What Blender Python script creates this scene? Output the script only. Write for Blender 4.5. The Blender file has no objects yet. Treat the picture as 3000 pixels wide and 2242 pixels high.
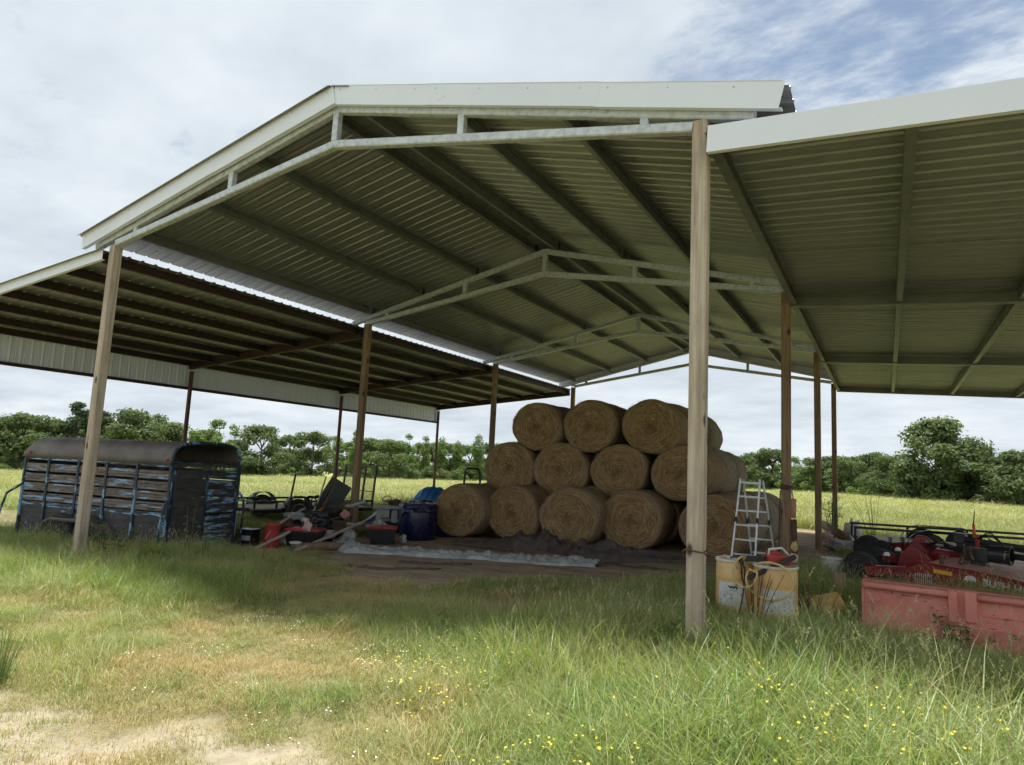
import bpy, bmesh, math, random
import numpy as np
from mathutils import Vector, Matrix, noise as mnoise

scene = bpy.context.scene
COL = scene.collection
rnd = random.Random(7)
R = math.radians

# ------------------------------------------------------------------ camera
CAM = Vector((1.434, -5.935, 1.44))
yaw, pitch, roll = 0.511, 0.1228, 0.0492
_f = Vector((-math.sin(yaw)*math.cos(pitch), math.cos(yaw)*math.cos(pitch), math.sin(pitch)))
_r = Vector((math.cos(yaw), math.sin(yaw), 0)); _u = _r.cross(_f)
_r2 = _r*math.cos(roll)+_u*math.sin(roll); _u2 = -_r*math.sin(roll)+_u*math.cos(roll)
cam = bpy.data.cameras.new('camera'); cam.lens = 23.58; cam.sensor_width = 36; cam.clip_end = 4000; cam.clip_start = 0.05
camo = bpy.data.objects.new('camera', cam); COL.objects.link(camo)
camo.matrix_world = Matrix(((_r2.x,_u2.x,-_f.x,CAM.x),(_r2.y,_u2.y,-_f.y,CAM.y),(_r2.z,_u2.z,-_f.z,CAM.z),(0,0,0,1)))
scene.camera = camo

# ------------------------------------------------------------------ world, sun, exposure
SUN_EL, SUN_AZ = R(83), R(-25)          # high noon sun a little behind the barn
world = bpy.data.worlds.new('World'); scene.world = world; world.use_nodes = True
nt = world.node_tree; nt.nodes.clear(); N = nt.nodes.new; L = nt.links.new
def math_node(nt, op, a, b=None, clamp=False):
    n = nt.nodes.new('ShaderNodeMath'); n.operation = op; n.use_clamp = clamp
    for i, v in enumerate((a, b)):
        if v is None: continue
        if isinstance(v, (int, float)): n.inputs[i].default_value = v
        else: nt.links.new(v, n.inputs[i])
    return n.outputs[0]
sky = N('ShaderNodeTexSky'); sky.sky_type = 'NISHITA'; sky.sun_disc = False
sky.sun_elevation = SUN_EL; sky.sun_rotation = SUN_AZ; sky.air_density = 1.0; sky.dust_density = 1.2
tc = N('ShaderNodeTexCoord'); sep = N('ShaderNodeSeparateXYZ'); L(tc.outputs['Generated'], sep.inputs[0])
zz = math_node(nt, 'ADD', math_node(nt, 'MAXIMUM', sep.outputs[2], 0.0), 0.16)
comb = N('ShaderNodeCombineXYZ')
L(math_node(nt, 'DIVIDE', sep.outputs[0], zz), comb.inputs[0]); L(math_node(nt, 'DIVIDE', sep.outputs[1], zz), comb.inputs[1])
def wnoise(scale, detail, rough, off, dist=0.0, st=(1,1,1)):
    m = N('ShaderNodeMapping'); m.inputs['Location'].default_value = off; m.inputs['Scale'].default_value = st
    m.inputs['Rotation'].default_value = (0, 0, R(35))
    L(comb.outputs[0], m.inputs[0])
    n = N('ShaderNodeTexNoise'); n.inputs['Scale'].default_value = scale; n.inputs['Detail'].default_value = detail
    n.inputs['Roughness'].default_value = rough; n.inputs['Distortion'].default_value = dist
    L(m.outputs[0], n.inputs['Vector']); return n.outputs['Fac']
n_big = wnoise(0.9, 3, 0.5, (3.1, 1.7, 0))
n_mid = wnoise(3.2, 5, 0.62, (0.3, 5.2, 0), 0.0, (1, 1.6, 1))
n_fine = wnoise(9.0, 4, 0.6, (7, 2, 1), 0.0, (1, 1.9, 1))
# an opening in the cloud deck, where blue shows between broken cloudlets
opening = N('ShaderNodeVectorMath'); opening.operation = 'DOT_PRODUCT'
L(tc.outputs['Generated'], opening.inputs[0]); _o = Vector((-0.03, 0.86, 0.508)).normalized(); opening.inputs[1].default_value = _o
op = N('ShaderNodeMapRange'); op.inputs['From Min'].default_value = 0.955; op.inputs['From Max'].default_value = 0.998
op.interpolation_type = 'SMOOTHSTEP'
L(opening.outputs['Value'], op.inputs[0])
cov = math_node(nt, 'ADD', math_node(nt, 'MULTIPLY', n_big, 0.35), math_node(nt, 'MULTIPLY', n_mid, 0.65))
cov = math_node(nt, 'ADD', cov, math_node(nt, 'MULTIPLY', math_node(nt, 'SUBTRACT', n_fine, 0.5), 0.34))
cov = math_node(nt, 'ADD', cov, 0.25)
cov = math_node(nt, 'SUBTRACT', cov, math_node(nt, 'MULTIPLY', op.outputs[0], 0.26))
cr = N('ShaderNodeMapRange'); cr.inputs['From Min'].default_value = 0.36; cr.inputs['From Max'].default_value = 0.66
cr.interpolation_type = 'SMOOTHSTEP'; L(cov, cr.inputs[0])
# cloud brightness: soft grey bellies and bright tops
ramp = N('ShaderNodeValToRGB'); e = ramp.color_ramp.elements
e[0].position = 0.36; e[0].color = (3.9, 4.4, 4.9, 1); e[1].position = 0.64; e[1].color = (5.4, 5.8, 6.1, 1)
L(math_node(nt, 'ADD', math_node(nt, 'MULTIPLY', wnoise(1.7, 4, 0.55, (9, 4, 2), 0.0), 0.7), math_node(nt, 'MULTIPLY', n_mid, 0.3)), ramp.inputs[0])
skyb = N('ShaderNodeMix'); skyb.data_type = 'RGBA'; skyb.blend_type = 'MULTIPLY'; skyb.inputs[0].default_value = 1
L(sky.outputs[0], skyb.inputs[6]); skyb.inputs[7].default_value = (1.0, .95, .85, 1)
mixc = N('ShaderNodeMix'); mixc.data_type = 'RGBA'
L(cr.outputs[0], mixc.inputs[0]); L(skyb.outputs[2], mixc.inputs[6]); L(ramp.outputs[0], mixc.inputs[7])
bg = N('ShaderNodeBackground'); bg.inputs['Strength'].default_value = 0.10
L(mixc.outputs[2], bg.inputs['Color'])
world.cycles.sampling_method = 'MANUAL'; world.cycles.sample_map_resolution = 512
wo = N('ShaderNodeOutputWorld'); L(bg.outputs[0], wo.inputs['Surface'])

sun = bpy.data.lights.new('sun', 'SUN'); sun.energy = 4.6; sun.angle = R(9.0); sun.color = (1.0, 0.97, 0.92)
suno = bpy.data.objects.new('sun', sun); COL.objects.link(suno)
sd = Vector((math.sin(SUN_AZ)*math.cos(SUN_EL), math.cos(SUN_AZ)*math.cos(SUN_EL), math.sin(SUN_EL)))
suno.rotation_euler = (-sd).to_track_quat('-Z', 'Y').to_euler(); suno.location = (0, 0, 30)
vs = scene.view_settings; vs.view_transform = 'Standard'; vs.look = 'None'; vs.exposure = 0.68; vs.gamma = 1.0
scene.cycles.max_bounces = 5; scene.cycles.diffuse_bounces = 3; scene.cycles.glossy_bounces = 2; scene.cycles.transmission_bounces = 3; scene.cycles.transparent_max_bounces = 4; scene.cycles.adaptive_threshold = 0.04; scene.cycles.use_adaptive_sampling = True; scene.cycles.debug_use_spatial_splits = True; scene.cycles.debug_use_compact_bvh = False

# ------------------------------------------------------------------ helpers
class MB:
    def __init__(s): s.v = []; s.f = []
    def add(s, vs, fs):
        o = len(s.v); s.v += [tuple(p) for p in vs]; s.f += [tuple(i+o for i in f) for f in fs]; return s
    def box(s, c, d, rot=None):
        hx, hy, hz = d[0]/2, d[1]/2, d[2]/2
        P = [Vector((x*hx, y*hy, z*hz)) for x in (-1, 1) for y in (-1, 1) for z in (-1, 1)]
        if rot is not None: P = [rot @ p for p in P]
        c = Vector(c)
        return s.add([p+c for p in P], [(0,1,3,2),(4,6,7,5),(0,4,5,1),(2,3,7,6),(0,2,6,4),(1,5,7,3)])
    def prof(s, p0, p1, prof, up=(0,0,1), cap=True, closed=True):
        """sweep a 2-D profile (side, up) from p0 to p1"""
        p0 = Vector(p0); p1 = Vector(p1); d = (p1-p0).normalized(); up = Vector(up)
        side = d.cross(up)
        if side.length < 1e-5: side = d.cross(Vector((0,1,0)))
        side.normalize(); u = side.cross(d).normalized(); n = len(prof)
        vs = [p+side*a+u*b for p in (p0, p1) for a, b in prof]
        fs = [(i, (i+1) % n, n+(i+1) % n, n+i) for i in range(n if closed else n-1)]
        if cap and closed: fs += [tuple(range(n-1, -1, -1)), tuple(range(n, 2*n))]
        return s.add(vs, fs)
    def beam(s, p0, p1, w, h, up=(0,0,1), ch=0.0):
        a, b = w/2, h/2
        if ch > 0: pr = [(-a,-b+ch),(-a+ch,-b),(a-ch,-b),(a,-b+ch),(a,b-ch),(a-ch,b),(-a+ch,b),(-a,b-ch)]
        else: pr = [(-a,-b),(a,-b),(a,b),(-a,b)]
        return s.prof(p0, p1, pr, up)
    def tube(s, pts, r, n=8, cap=True):
        pts = [Vector(p) for p in pts]; m = len(pts)
        rs = list(r) if hasattr(r, '__len__') else [r]*m
        d0 = (pts[1]-pts[0]).normalized(); ref = Vector((0,0,1)) if abs(d0.z) < .9 else Vector((1,0,0))
        a = d0.cross(ref).normalized(); vs = []
        for i in range(m):
            d = (pts[min(i+1,m-1)]-pts[max(i-1,0)]).normalized()
            a = (a-d*a.dot(d)).normalized(); b = d.cross(a)
            vs += [pts[i]+(a*math.cos(t)+b*math.sin(t))*rs[i] for t in (2*math.pi*k/n for k in range(n))]
        fs = [(i*n+k, i*n+(k+1) % n, (i+1)*n+(k+1) % n, (i+1)*n+k) for i in range(m-1) for k in range(n)]
        if cap: fs += [tuple(range(n-1,-1,-1)), tuple(range((m-1)*n, m*n))]
        return s.add(vs, fs)
    def lathe(s, pr, n=24, mat=None):
        vs = []; m = len(pr)
        for rr, z in pr:
            for k in range(n):
                t = 2*math.pi*k/n; p = Vector((rr*math.cos(t), rr*math.sin(t), z)); vs.append(mat @ p if mat is not None else p)
        fs = [(i*n+k, i*n+(k+1) % n, (i+1)*n+(k+1) % n, (i+1)*n+k) for i in range(m-1) for k in range(n)]
        if pr[0][0] > 1e-6: fs.append(tuple(range(n-1,-1,-1)))
        if pr[-1][0] > 1e-6: fs.append(tuple(range((m-1)*n, m*n)))
        return s.add(vs, fs)
    def grid(s, nx, ny, fn, keep=None):
        vs = [fn(i/nx, j/ny) for j in range(ny+1) for i in range(nx+1)]
        fs = [(j*(nx+1)+i, j*(nx+1)+i+1, (j+1)*(nx+1)+i+1, (j+1)*(nx+1)+i) for j in range(ny) for i in range(nx) if keep is None or keep((i+.5)/nx, (j+.5)/ny)]
        return s.add(vs, fs)
    def mesh(s, name, smooth=False):
        me = bpy.data.meshes.new(name); me.from_pydata(s.v, [], s.f); me.update()
        bm = bmesh.new(); bm.from_mesh(me); bmesh.ops.recalc_face_normals(bm, faces=bm.faces); bm.to_mesh(me); bm.free()
        if smooth:
            for p in me.polygons: p.use_smooth = True
        return me
    def build(s, name, m, parent=None, smooth=False):
        me = s.mesh(name, smooth); me.materials.append(m)
        return put(name, me, parent)
def put(name, me, parent=None, loc=None, rot=None):
    o = bpy.data.objects.new(name, me); COL.objects.link(o)
    if parent is not None: o.parent = parent
    if loc is not None: o.location = loc
    if rot is not None: o.rotation_euler = rot
    return o
def tag(o, label=None, cat=None, group=None, kind=None):
    if label: o['label'] = label
    if cat: o['category'] = cat
    if group: o['group'] = group
    if kind: o['kind'] = kind
    return o
def thing(name, label, cat, loc=(0,0,0), rz=0, group=None, rot=None):
    o = bpy.data.objects.new(name, None); COL.objects.link(o); o.empty_display_size = .2
    o.location = loc; o.rotation_euler = rot if rot is not None else (0, 0, rz)
    return tag(o, label, cat, group)
def sharp(o, ang=35):
    me = o.data
    for p in me.polygons: p.use_smooth = True
    try: me.set_sharp_from_angle(angle=R(ang))
    except Exception: pass
    return o
def bevel(o, w, seg=2):
    m = o.modifiers.new('bevel', 'BEVEL'); m.width = w; m.segments = seg; m.limit_method = 'ANGLE'; m.angle_limit = R(40)
    return o

# ------------------------------------------------------------------ materials
def new_mat(name):
    m = bpy.data.materials.new(name); m.use_nodes = True; t = m.node_tree; t.nodes.clear()
    out = t.nodes.new('ShaderNodeOutputMaterial'); b = t.nodes.new('ShaderNodeBsdfPrincipled')
    t.links.new(b.outputs[0], out.inputs[0]); return m, t, b, out
def coords(t, stretch=(1,1,1), rand=False, kind='Object'):
    tcn = t.nodes.new('ShaderNodeTexCoord'); v = tcn.outputs[kind]
    if rand:
        oi = t.nodes.new('ShaderNodeObjectInfo'); mm = t.nodes.new('ShaderNodeVectorMath'); mm.operation = 'SCALE'
        cx = t.nodes.new('ShaderNodeCombineXYZ')
        for i in range(3): t.links.new(oi.outputs['Random'], cx.inputs[i])
        t.links.new(cx.outputs[0], mm.inputs[0]); mm.inputs['Scale'].default_value = 37.0
        ad = t.nodes.new('ShaderNodeVectorMath'); t.links.new(v, ad.inputs[0]); t.links.new(mm.outputs[0], ad.inputs[1]); v = ad.outputs[0]
    mp = t.nodes.new('ShaderNodeMapping'); mp.inputs['Scale'].default_value = stretch; t.links.new(v, mp.inputs[0])
    return mp.outputs[0]
def tnoise(t, vec, scale, detail=6, rough=.6, dist=0):
    n = t.nodes.new('ShaderNodeTexNoise'); n.inputs['Scale'].default_value = scale; n.inputs['Detail'].default_value = detail
    n.inputs['Roughness'].default_value = rough; n.inputs['Distortion'].default_value = dist; t.links.new(vec, n.inputs['Vector']); return n.outputs['Fac']
def tramp(t, fac, stops):
    r = t.nodes.new('ShaderNodeValToRGB'); el = r.color_ramp.elements
    while len(el) < len(stops): el.new(.5)
    for e_, (p, c) in zip(el, stops): e_.position = p; e_.color = (*c, 1)
    t.links.new(fac, r.inputs[0]); return r.outputs[0]
def tmix(t, fac, a, b, mode='MIX'):
    m = t.nodes.new('ShaderNodeMix'); m.data_type = 'RGBA'; m.blend_type = mode
    for i, v in ((0, fac), (6, a), (7, b)):
        if isinstance(v, (int, float)): m.inputs[i].default_value = v
        elif isinstance(v, tuple): m.inputs[i].default_value = (*v, 1)
        else: t.links.new(v, m.inputs[i])
    return m.outputs[2]
def tmap(t, v, a, b, c=0, d=1):
    m = t.nodes.new('ShaderNodeMapRange'); t.links.new(v, m.inputs[0])
    for i, x in zip((1,2,3,4), (a,b,c,d)): m.inputs[i].default_value = x
    return m.outputs[0]
def M(name, stops, scale=5, stretch=(1,1,1), rough=.6, metal=0, bump=0, bscale=30, spots=(), rand=True, detail=6, spec=.5, rvar=.1):
    m, t, b, out = new_mat(name)
    if isinstance(stops[0], (int, float)):
        c = stops; stops = [(.3, tuple(x*.8 for x in c)), (.7, tuple(min(1, x*1.15) for x in c))]
    v = coords(t, stretch, rand); f = tnoise(t, v, scale, detail); col = tramp(t, f, stops)
    for sc, thr, soft, c, st in spots:
        f2 = tnoise(t, coords(t, st, rand), sc, 8, .65)
        col = tmix(t, tmap(t, f2, thr, thr+soft), col, c)
    t.links.new(col, b.inputs['Base Color']); b.inputs['Metallic'].default_value = metal; b.inputs['Specular IOR Level'].default_value = spec
    rf = tnoise(t, v, scale*3, 4); t.links.new(tmap(t, rf, .3, .7, max(.02, rough-rvar), min(1, rough+rvar)), b.inputs['Roughness'])
    if bump:
        bn = t.nodes.new('ShaderNodeBump'); bn.inputs['Strength'].default_value = bump; bn.inputs['Distance'].default_value = .01
        t.links.new(tnoise(t, v, bscale, 5), bn.inputs['Height']); t.links.new(bn.outputs[0], b.inputs['Normal'])
    return m

MAT = {}
MAT['roof'] = M('galvalume_roof', [(.25,(.26,.265,.265)),(.75,(.36,.365,.36))], 1.2, (1,6,1), .36, .5, .05, 20, spots=[(3,.62,.2,(.36,.34,.30),(1,.3,1))])
MAT['leanroof'] = M('grey_lean_roof', [(.25,(.25,.255,.25)),(.75,(.33,.335,.33))], 1.5, (1,5,1), .42, .45, .05, 20)
MAT['trim'] = M('white_trim', [(.3,(.74,.775,.88)),(.7,(.80,.83,.93))], .8, (1,1,1), .4, 0, spots=[(9,.68,.05,(.55,.56,.55),(.3,1,1))])
MAT['galv'] = M('galvanized_steel', [(.3,(.38,.41,.44)),(.5,(.54,.57,.60)),(.72,(.66,.69,.72))], 14, (1,1,1), .42, .25, .08, 30, spots=[(5,.66,.1,(.36,.34,.32),(1,1,1))])
MAT['purlin'] = M('purlin_steel', [(.3,(.15,.155,.155)),(.7,(.21,.215,.21))], 4, (1,1,1), .45, .3)
MAT['redsteel'] = M('red_oxide_steel', [(.3,(.020,.009,.008)),(.6,(.040,.016,.013)),(.8,(.060,.026,.019))], 5, (1,1,1), .6, 0, .1)
MAT['redpost'] = M('red_oxide_pipe', [(.3,(.075,.028,.020)),(.7,(.13,.05,.035))], 6, (1,1,.3), .6, 0, .1)
def wood(name, a, b, c, knots=True, axis=2, sc=1.0):
    m, t, bs, out = new_mat(name)
    st = [14*sc,14*sc,14*sc]; st[axis] = .55*sc
    v = coords(t, tuple(st), True); f = tnoise(t, v, 2.2, 8, .65, .6)
    col = tramp(t, f, [(.28,a),(.5,b),(.72,c)])
    st2 = [1,1,1]; st2[axis] = .35
    f2 = tnoise(t, coords(t, tuple(x*3 for x in st2), True), 1.6, 3); col = tmix(t, tmap(t, f2, .45, .75), col, tuple(x*.72 for x in b))
    if knots:
        vo = t.nodes.new('ShaderNodeTexVoronoi'); st3 = [5,5,5]; st3[axis] = 2.2; t.links.new(coords(t, tuple(st3), True), vo.inputs['Vector']); vo.inputs['Scale'].default_value = 1
        k = tmap(t, vo.outputs['Distance'], .17, .09); col = tmix(t, k, col, tuple(x*.28 for x in a))
    # long drying cracks
    st4 = [16,16,16]; st4[axis] = .35
    cf = tnoise(t, coords(t, tuple(st4), True), 1.3, 3, .5, 1.2); col = tmix(t, tmap(t, cf, .69, .74), col, tuple(x*.22 for x in a))
    t.links.new(col, bs.inputs['Base Color']); bs.inputs['Roughness'].default_value = .8
    bn = t.nodes.new('ShaderNodeBump'); bn.inputs['Strength'].default_value = .35; bn.inputs['Distance'].default_value = .006; t.links.new(f, bn.inputs['Height']); t.links.new(bn.outputs[0], bs.inputs['Normal'])
    return m
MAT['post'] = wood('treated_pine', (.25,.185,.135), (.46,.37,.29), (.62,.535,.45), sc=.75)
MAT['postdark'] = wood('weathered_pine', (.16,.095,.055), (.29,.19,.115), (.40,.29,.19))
MAT['board'] = wood('grey_board', (.30,.27,.22), (.46,.42,.36), (.58,.54,.47), False, 0)
MAT['log'] = M('log_bark', [(.3,(.10,.065,.04)),(.7,(.26,.18,.12))], 8, (1,1,1), .9, 0, .5, 25)
MAT['black'] = M('black_paint', [(.3,(.012,.012,.013)),(.7,(.028,.028,.03))], 6, rough=.4, spots=[(12,.67,.08,(.07,.055,.045),(1,1,1))])
MAT['rubber'] = M('tyre_rubber', [(.3,(.018,.018,.018)),(.7,(.04,.038,.036))], 9, rough=.8, bump=.15)
MAT['chrome'] = M('steel_rim', (.55,.55,.56), 8, rough=.35, metal=.6)
MAT['alu'] = M('aluminium', [(.3,(.62,.64,.66)),(.7,(.80,.82,.83))], 9, rough=.38, metal=.45)
MAT['whiteplastic'] = M('white_plastic', [(.3,(.62,.61,.57)),(.7,(.78,.77,.74))], 4, rough=.5, spots=[(6,.62,.15,(.42,.38,.30),(1,1,1))])
MAT['greyplastic'] = M('grey_plastic', [(.3,(.30,.31,.29)),(.7,(.42,.43,.40))], 4, rough=.6)
MAT['blacktub'] = M('black_tub', (.012,.013,.015), 4, rough=.42)
MAT['darkgreen'] = M('green_tub', (.012,.022,.019), 4, rough=.45)
MAT['redlid'] = M('red_lid', [(.3,(.30,.022,.022)),(.7,(.46,.04,.035))], 5, rough=.45, spots=[(9,.62,.2,(.30,.17,.13),(1,1,1))])
MAT['redsack'] = M('red_bucket_plastic', [(.3,(.38,.035,.035)),(.7,(.52,.075,.07))], 5, rough=.42)
MAT['pinkwhite'] = M('faded_pink', [(.3,(.50,.33,.28)),(.7,(.66,.50,.43))], 7, rough=.75)
MAT['pink'] = M('faded_red_plastic', [(.3,(.48,.17,.15)),(.7,(.60,.28,.24))], 7, rough=.65)
MAT['orange'] = M('orange_plastic', (.62,.14,.03), 6, rough=.5)
MAT['navytarp'] = M('navy_tarp', [(.3,(.008,.010,.042)),(.7,(.022,.026,.085))], 5, rough=.33, bump=.3, bscale=14, spots=[(7,.64,.03,(.30,.31,.36),(1,.4,1))])
MAT['navy'] = M('navy_barrel', [(.3,(.004,.005,.032)),(.7,(.009,.011,.060))], 3, rough=.3)
MAT['bluetarp'] = M('blue_tarp', [(.3,(.02,.11,.36)),(.7,(.045,.22,.56))], 6, (1,1,.4), rough=.45, bump=.3, bscale=12)
MAT['silvertarp'] = M('silver_tarp', [(.3,(.25,.27,.265)),(.55,(.38,.40,.395)),(.75,(.54,.56,.555))], 4, rough=.42, bump=.3, bscale=18, spots=[(5,.58,.2,(.30,.27,.21),(1,1,1))])
MAT['brownfabric'] = M('brown_fabric', [(.3,(.06,.046,.042)),(.7,(.125,.098,.088))], 6, rough=.85, bump=.3, bscale=20)
MAT['greytarp'] = M('grey_tarp', [(.3,(.22,.22,.22)),(.7,(.45,.45,.45))], 6, rough=.6)
MAT['drum'] = M('orange_yellow_drum', [(.3,(.70,.41,.15)),(.6,(.80,.52,.21)),(.8,(.84,.60,.29))], 2.5, rough=.45, spots=[(7,.63,.12,(.40,.26,.12),(1,1,.4)),(22,.70,.03,(.16,.11,.06),(1,1,.5))])
MAT['drumrim'] = M('drum_rim', (.74,.71,.58), 4, rough=.45)
MAT['paper'] = M('weathered_label', [(.3,(.50,.50,.46)),(.65,(.74,.74,.70))], 7, rough=.8, spots=[(9,.60,.06,(.30,.31,.27),(1,1,1))])
MAT['ink'] = M('label_ink', (.05,.05,.05), 8, rough=.8)
MAT['hose'] = M('yellow_hose', (.62,.45,.17), 8, rough=.5)
MAT['redtool'] = M('red_tool', (.42,.04,.03), 8, rough=.45)
MAT['coral'] = M('faded_red_paint', [(.25,(.56,.17,.125)),(.6,(.70,.26,.20)),(.85,(.76,.34,.27))], 3, rough=.62, bump=.1, spots=[(5,.60,.10,(.34,.15,.11),(1,1,.35)),(16,.63,.03,(.12,.055,.035),(.6,1,1.2)),(4,.63,.04,(.20,.09,.06),(.4,1,1.6))])
MAT['coralrust'] = M('rust_paint', [(.3,(.13,.055,.035)),(.7,(.34,.11,.07))], 8, rough=.8)
MAT['maroon'] = M('deep_red_paint', [(.3,(.20,.010,.013)),(.7,(.29,.018,.020))], 3, rough=.35, spots=[(6,.66,.12,(.22,.12,.09),(1,1,1))])
MAT['maroondust'] = M('dusty_red_deck', [(.3,(.28,.06,.055)),(.5,(.42,.22,.19)),(.75,(.55,.44,.40))], 2.2, rough=.5)
MAT['yellowref'] = M('amber_reflector', (.80,.42,.01), 5, rough=.35)
MAT['white'] = M('white_paint', (.80,.80,.78), 5, rough=.5)
MAT['gearblack'] = M('gearbox_black', [(.3,(.018,.017,.016)),(.7,(.045,.040,.036))], 9, rough=.5)
MAT['deckwood'] = wood('trailer_deck', (.34,.28,.20), (.50,.43,.33), (.60,.54,.44), False, 0)
MAT['brown_rust'] = M('rusty_iron', [(.3,(.05,.03,.02)),(.7,(.14,.08,.05))], 9, rough=.85)
# trailer: dark metal with peeling sky-blue paint and rust
MAT['t_blue'] = M('peeling_blue_paint', [(.3,(.020,.021,.024)),(.7,(.055,.055,.06))], 4, rough=.6, bump=.1,
    spots=[(3.6,.52,.025,(.22,.40,.62),(.5,.5,5)),(5,.585,.04,(.16,.10,.08),(.6,1,2))])
MAT['t_slat'] = M('peeling_slats', [(.3,(.085,.068,.058)),(.6,(.20,.155,.125)),(.8,(.33,.28,.235))], 5, (1,1,5), rough=.7, bump=.15,
    spots=[(3.2,.545,.03,(.27,.40,.58),(.6,1,6)),(4,.57,.05,(.035,.034,.038),(.5,1,5))])
MAT['t_dark'] = M('bare_dark_sheet', [(.3,(.028,.026,.027)),(.6,(.065,.060,.060)),(.85,(.12,.105,.10))], 3, (1,1,2), rough=.6, bump=.1,
    spots=[(2.6,.605,.03,(.24,.40,.60),(.6,1,2)),(6,.64,.06,(.24,.15,.12),(1,1,1))])
MAT['t_roof'] = M('weathered_trailer_roof', [(.3,(.085,.072,.068)),(.6,(.15,.130,.122)),(.85,(.22,.195,.185))], 2.2, (1,1.3,1.3), rough=.55, bump=.08,
    spots=[(5,.67,.02,(.18,.075,.055),(1,1,1))])
MAT['t_frame'] = M('navy_steel_frame', [(.3,(.014,.022,.040)),(.7,(.035,.055,.085))], 6, rough=.55, spots=[(4,.54,.04,(.20,.36,.52),(1,1,.6))])

def leaf_mat(name, cols, trans=.35, dry=None, gl=.05):
    m = bpy.data.materials.new(name); m.use_nodes = True; t = m.node_tree; t.nodes.clear()
    out = t.nodes.new('ShaderNodeOutputMaterial'); oi = t.nodes.new('ShaderNodeObjectInfo')
    bv = t.nodes.new('ShaderNodeAttribute'); bv.attribute_name = 'bv'
    c = tramp(t, math_node(t, 'ADD', math_node(t, 'MULTIPLY', oi.outputs['Random'], .4), math_node(t, 'MULTIPLY', bv.outputs['Fac'], .6)), cols)
    if dry:
        # worn and fertile patches of ground: drier sward grows in its own places
        n = tnoise(t, oi.outputs['Location'], dry[1], 2, .6)
        c = tmix(t, tmap(t, n, dry[2], dry[3]), c, dry[0])
    nn = tnoise(t, coords(t, (1,1,1)), 3.0, 1); c = tmix(t, tmap(t, nn, .3, .7, 0, .15), c, (.6,.6,.6), 'MULTIPLY')
    d = t.nodes.new('ShaderNodeBsdfDiffuse'); tr = t.nodes.new('ShaderNodeBsdfTranslucent'); g = t.nodes.new('ShaderNodeBsdfGlossy')
    t.links.new(c, d.inputs[0]); t.links.new(tmix(t, 1, c, (1.0,1.0,.55), 'MULTIPLY'), tr.inputs[0]); g.inputs['Roughness'].default_value = .45; g.inputs[0].default_value = (.6,.6,.6,1)
    m1 = t.nodes.new('ShaderNodeMixShader'); m1.inputs[0].default_value = trans; t.links.new(d.outputs[0], m1.inputs[1]); t.links.new(tr.outputs[0], m1.inputs[2])
    m2 = t.nodes.new('ShaderNodeMixShader'); m2.inputs[0].default_value = gl; t.links.new(m1.outputs[0], m2.inputs[1]); t.links.new(g.outputs[0], m2.inputs[2])
    t.links.new(m2.outputs[0], out.inputs[0]); return m
MAT['g_tall'] = leaf_mat('tall_grass_blades', [(.05,(.12,.22,.055)),(.4,(.26,.37,.10)),(.75,(.42,.48,.175)),(.97,(.68,.64,.36))], .46, ((.48,.45,.20), .9, .50, .68))
MAT['g_short'] = leaf_mat('short_grass_blades', [(.05,(.15,.23,.055)),(.45,(.33,.36,.12)),(.9,(.58,.51,.25))], .3, ((.56,.45,.22), 1.1, .42, .62))
MAT['g_field'] = leaf_mat('field_grass_blades', [(.1,(.30,.335,.11)),(.5,(.38,.40,.15)),(.9,(.48,.47,.22))], .3, ((.27,.34,.11), .05, .48, .65))
MAT['g_seed'] = leaf_mat('seed_heads', [(.1,(.42,.40,.20)),(.9,(.60,.55,.34))], .3)
MAT['l_oak'] = leaf_mat('oak_leaves', [(.1,(.115,.155,.075)),(.5,(.145,.195,.09)),(.9,(.18,.235,.105))], .45, gl=.012)  # greens paled and greyed so the colour stands in for slight distance haze
MAT['l_light'] = leaf_mat('young_leaves', [(.1,(.14,.215,.075)),(.9,(.20,.285,.10))], .42, gl=.012)
MAT['l_pine'] = leaf_mat('pine_needles', [(.1,(.075,.115,.06)),(.9,(.10,.145,.072))], .35, gl=.012)
MAT['l_weed'] = leaf_mat('weed_leaves', [(.1,(.08,.17,.035)),(.9,(.15,.27,.06))], .35)
MAT['bark'] = M('bark', [(.3,(.07,.055,.042)),(.7,(.16,.13,.10))], 3, (1,1,.3), .9, 0, .3)
MAT['petal'] = M('yellow_petals', (.80,.66,.04), 8, rough=.5)
MAT['petalw'] = M('white_petals', (.78,.78,.68), 8, rough=.6)

# ------------------------------------------------------------------ terrain
def sstep(a, b, x): t = np.clip((x-a)/(b-a), 0, 1); return t*t*(3-2*t)
def _h(ix, iy, s): 
    n = (ix.astype(np.int64)*374761393 + iy.astype(np.int64)*668265263 + s*1442695041) & 0x7fffffff
    n = ((n ^ (n >> 13))*1274126177) & 0x7fffffff
    return ((n ^ (n >> 16)) & 0xffff)/65535.0
def vnoise(x, y, scale, seed=0, octv=3):
    x = np.asarray(x, float)*scale; y = np.asarray(y, float)*scale; tot = 0; amp = .5; nrm = 0
    for o in range(octv):
        ix = np.floor(x); iy = np.floor(y); fx = x-ix; fy = y-iy; fx = fx*fx*(3-2*fx); fy = fy*fy*(3-2*fy)
        a = _h(ix,iy,seed+o); b = _h(ix+1,iy,seed+o); c = _h(ix,iy+1,seed+o); d = _h(ix+1,iy+1,seed+o)
        tot = tot+amp*((a*(1-fx)+b*fx)*(1-fy)+(c*(1-fx)+d*fx)*fy); nrm += amp; amp *= .5; x = x*2.03+11; y = y*2.03+5
    return tot/nrm
DX = [-14,-9.6,-9.0,-7.6,-6.9,-6.0,-4.7,-3.8,-3.4,-2.6,-1.2,0.0,0.4,0.8]
DY = [12,11,5.0,3.2,2.6,2.05,1.45,1.75,3.3,4.0,3.95,4.6,8,20]
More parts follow.
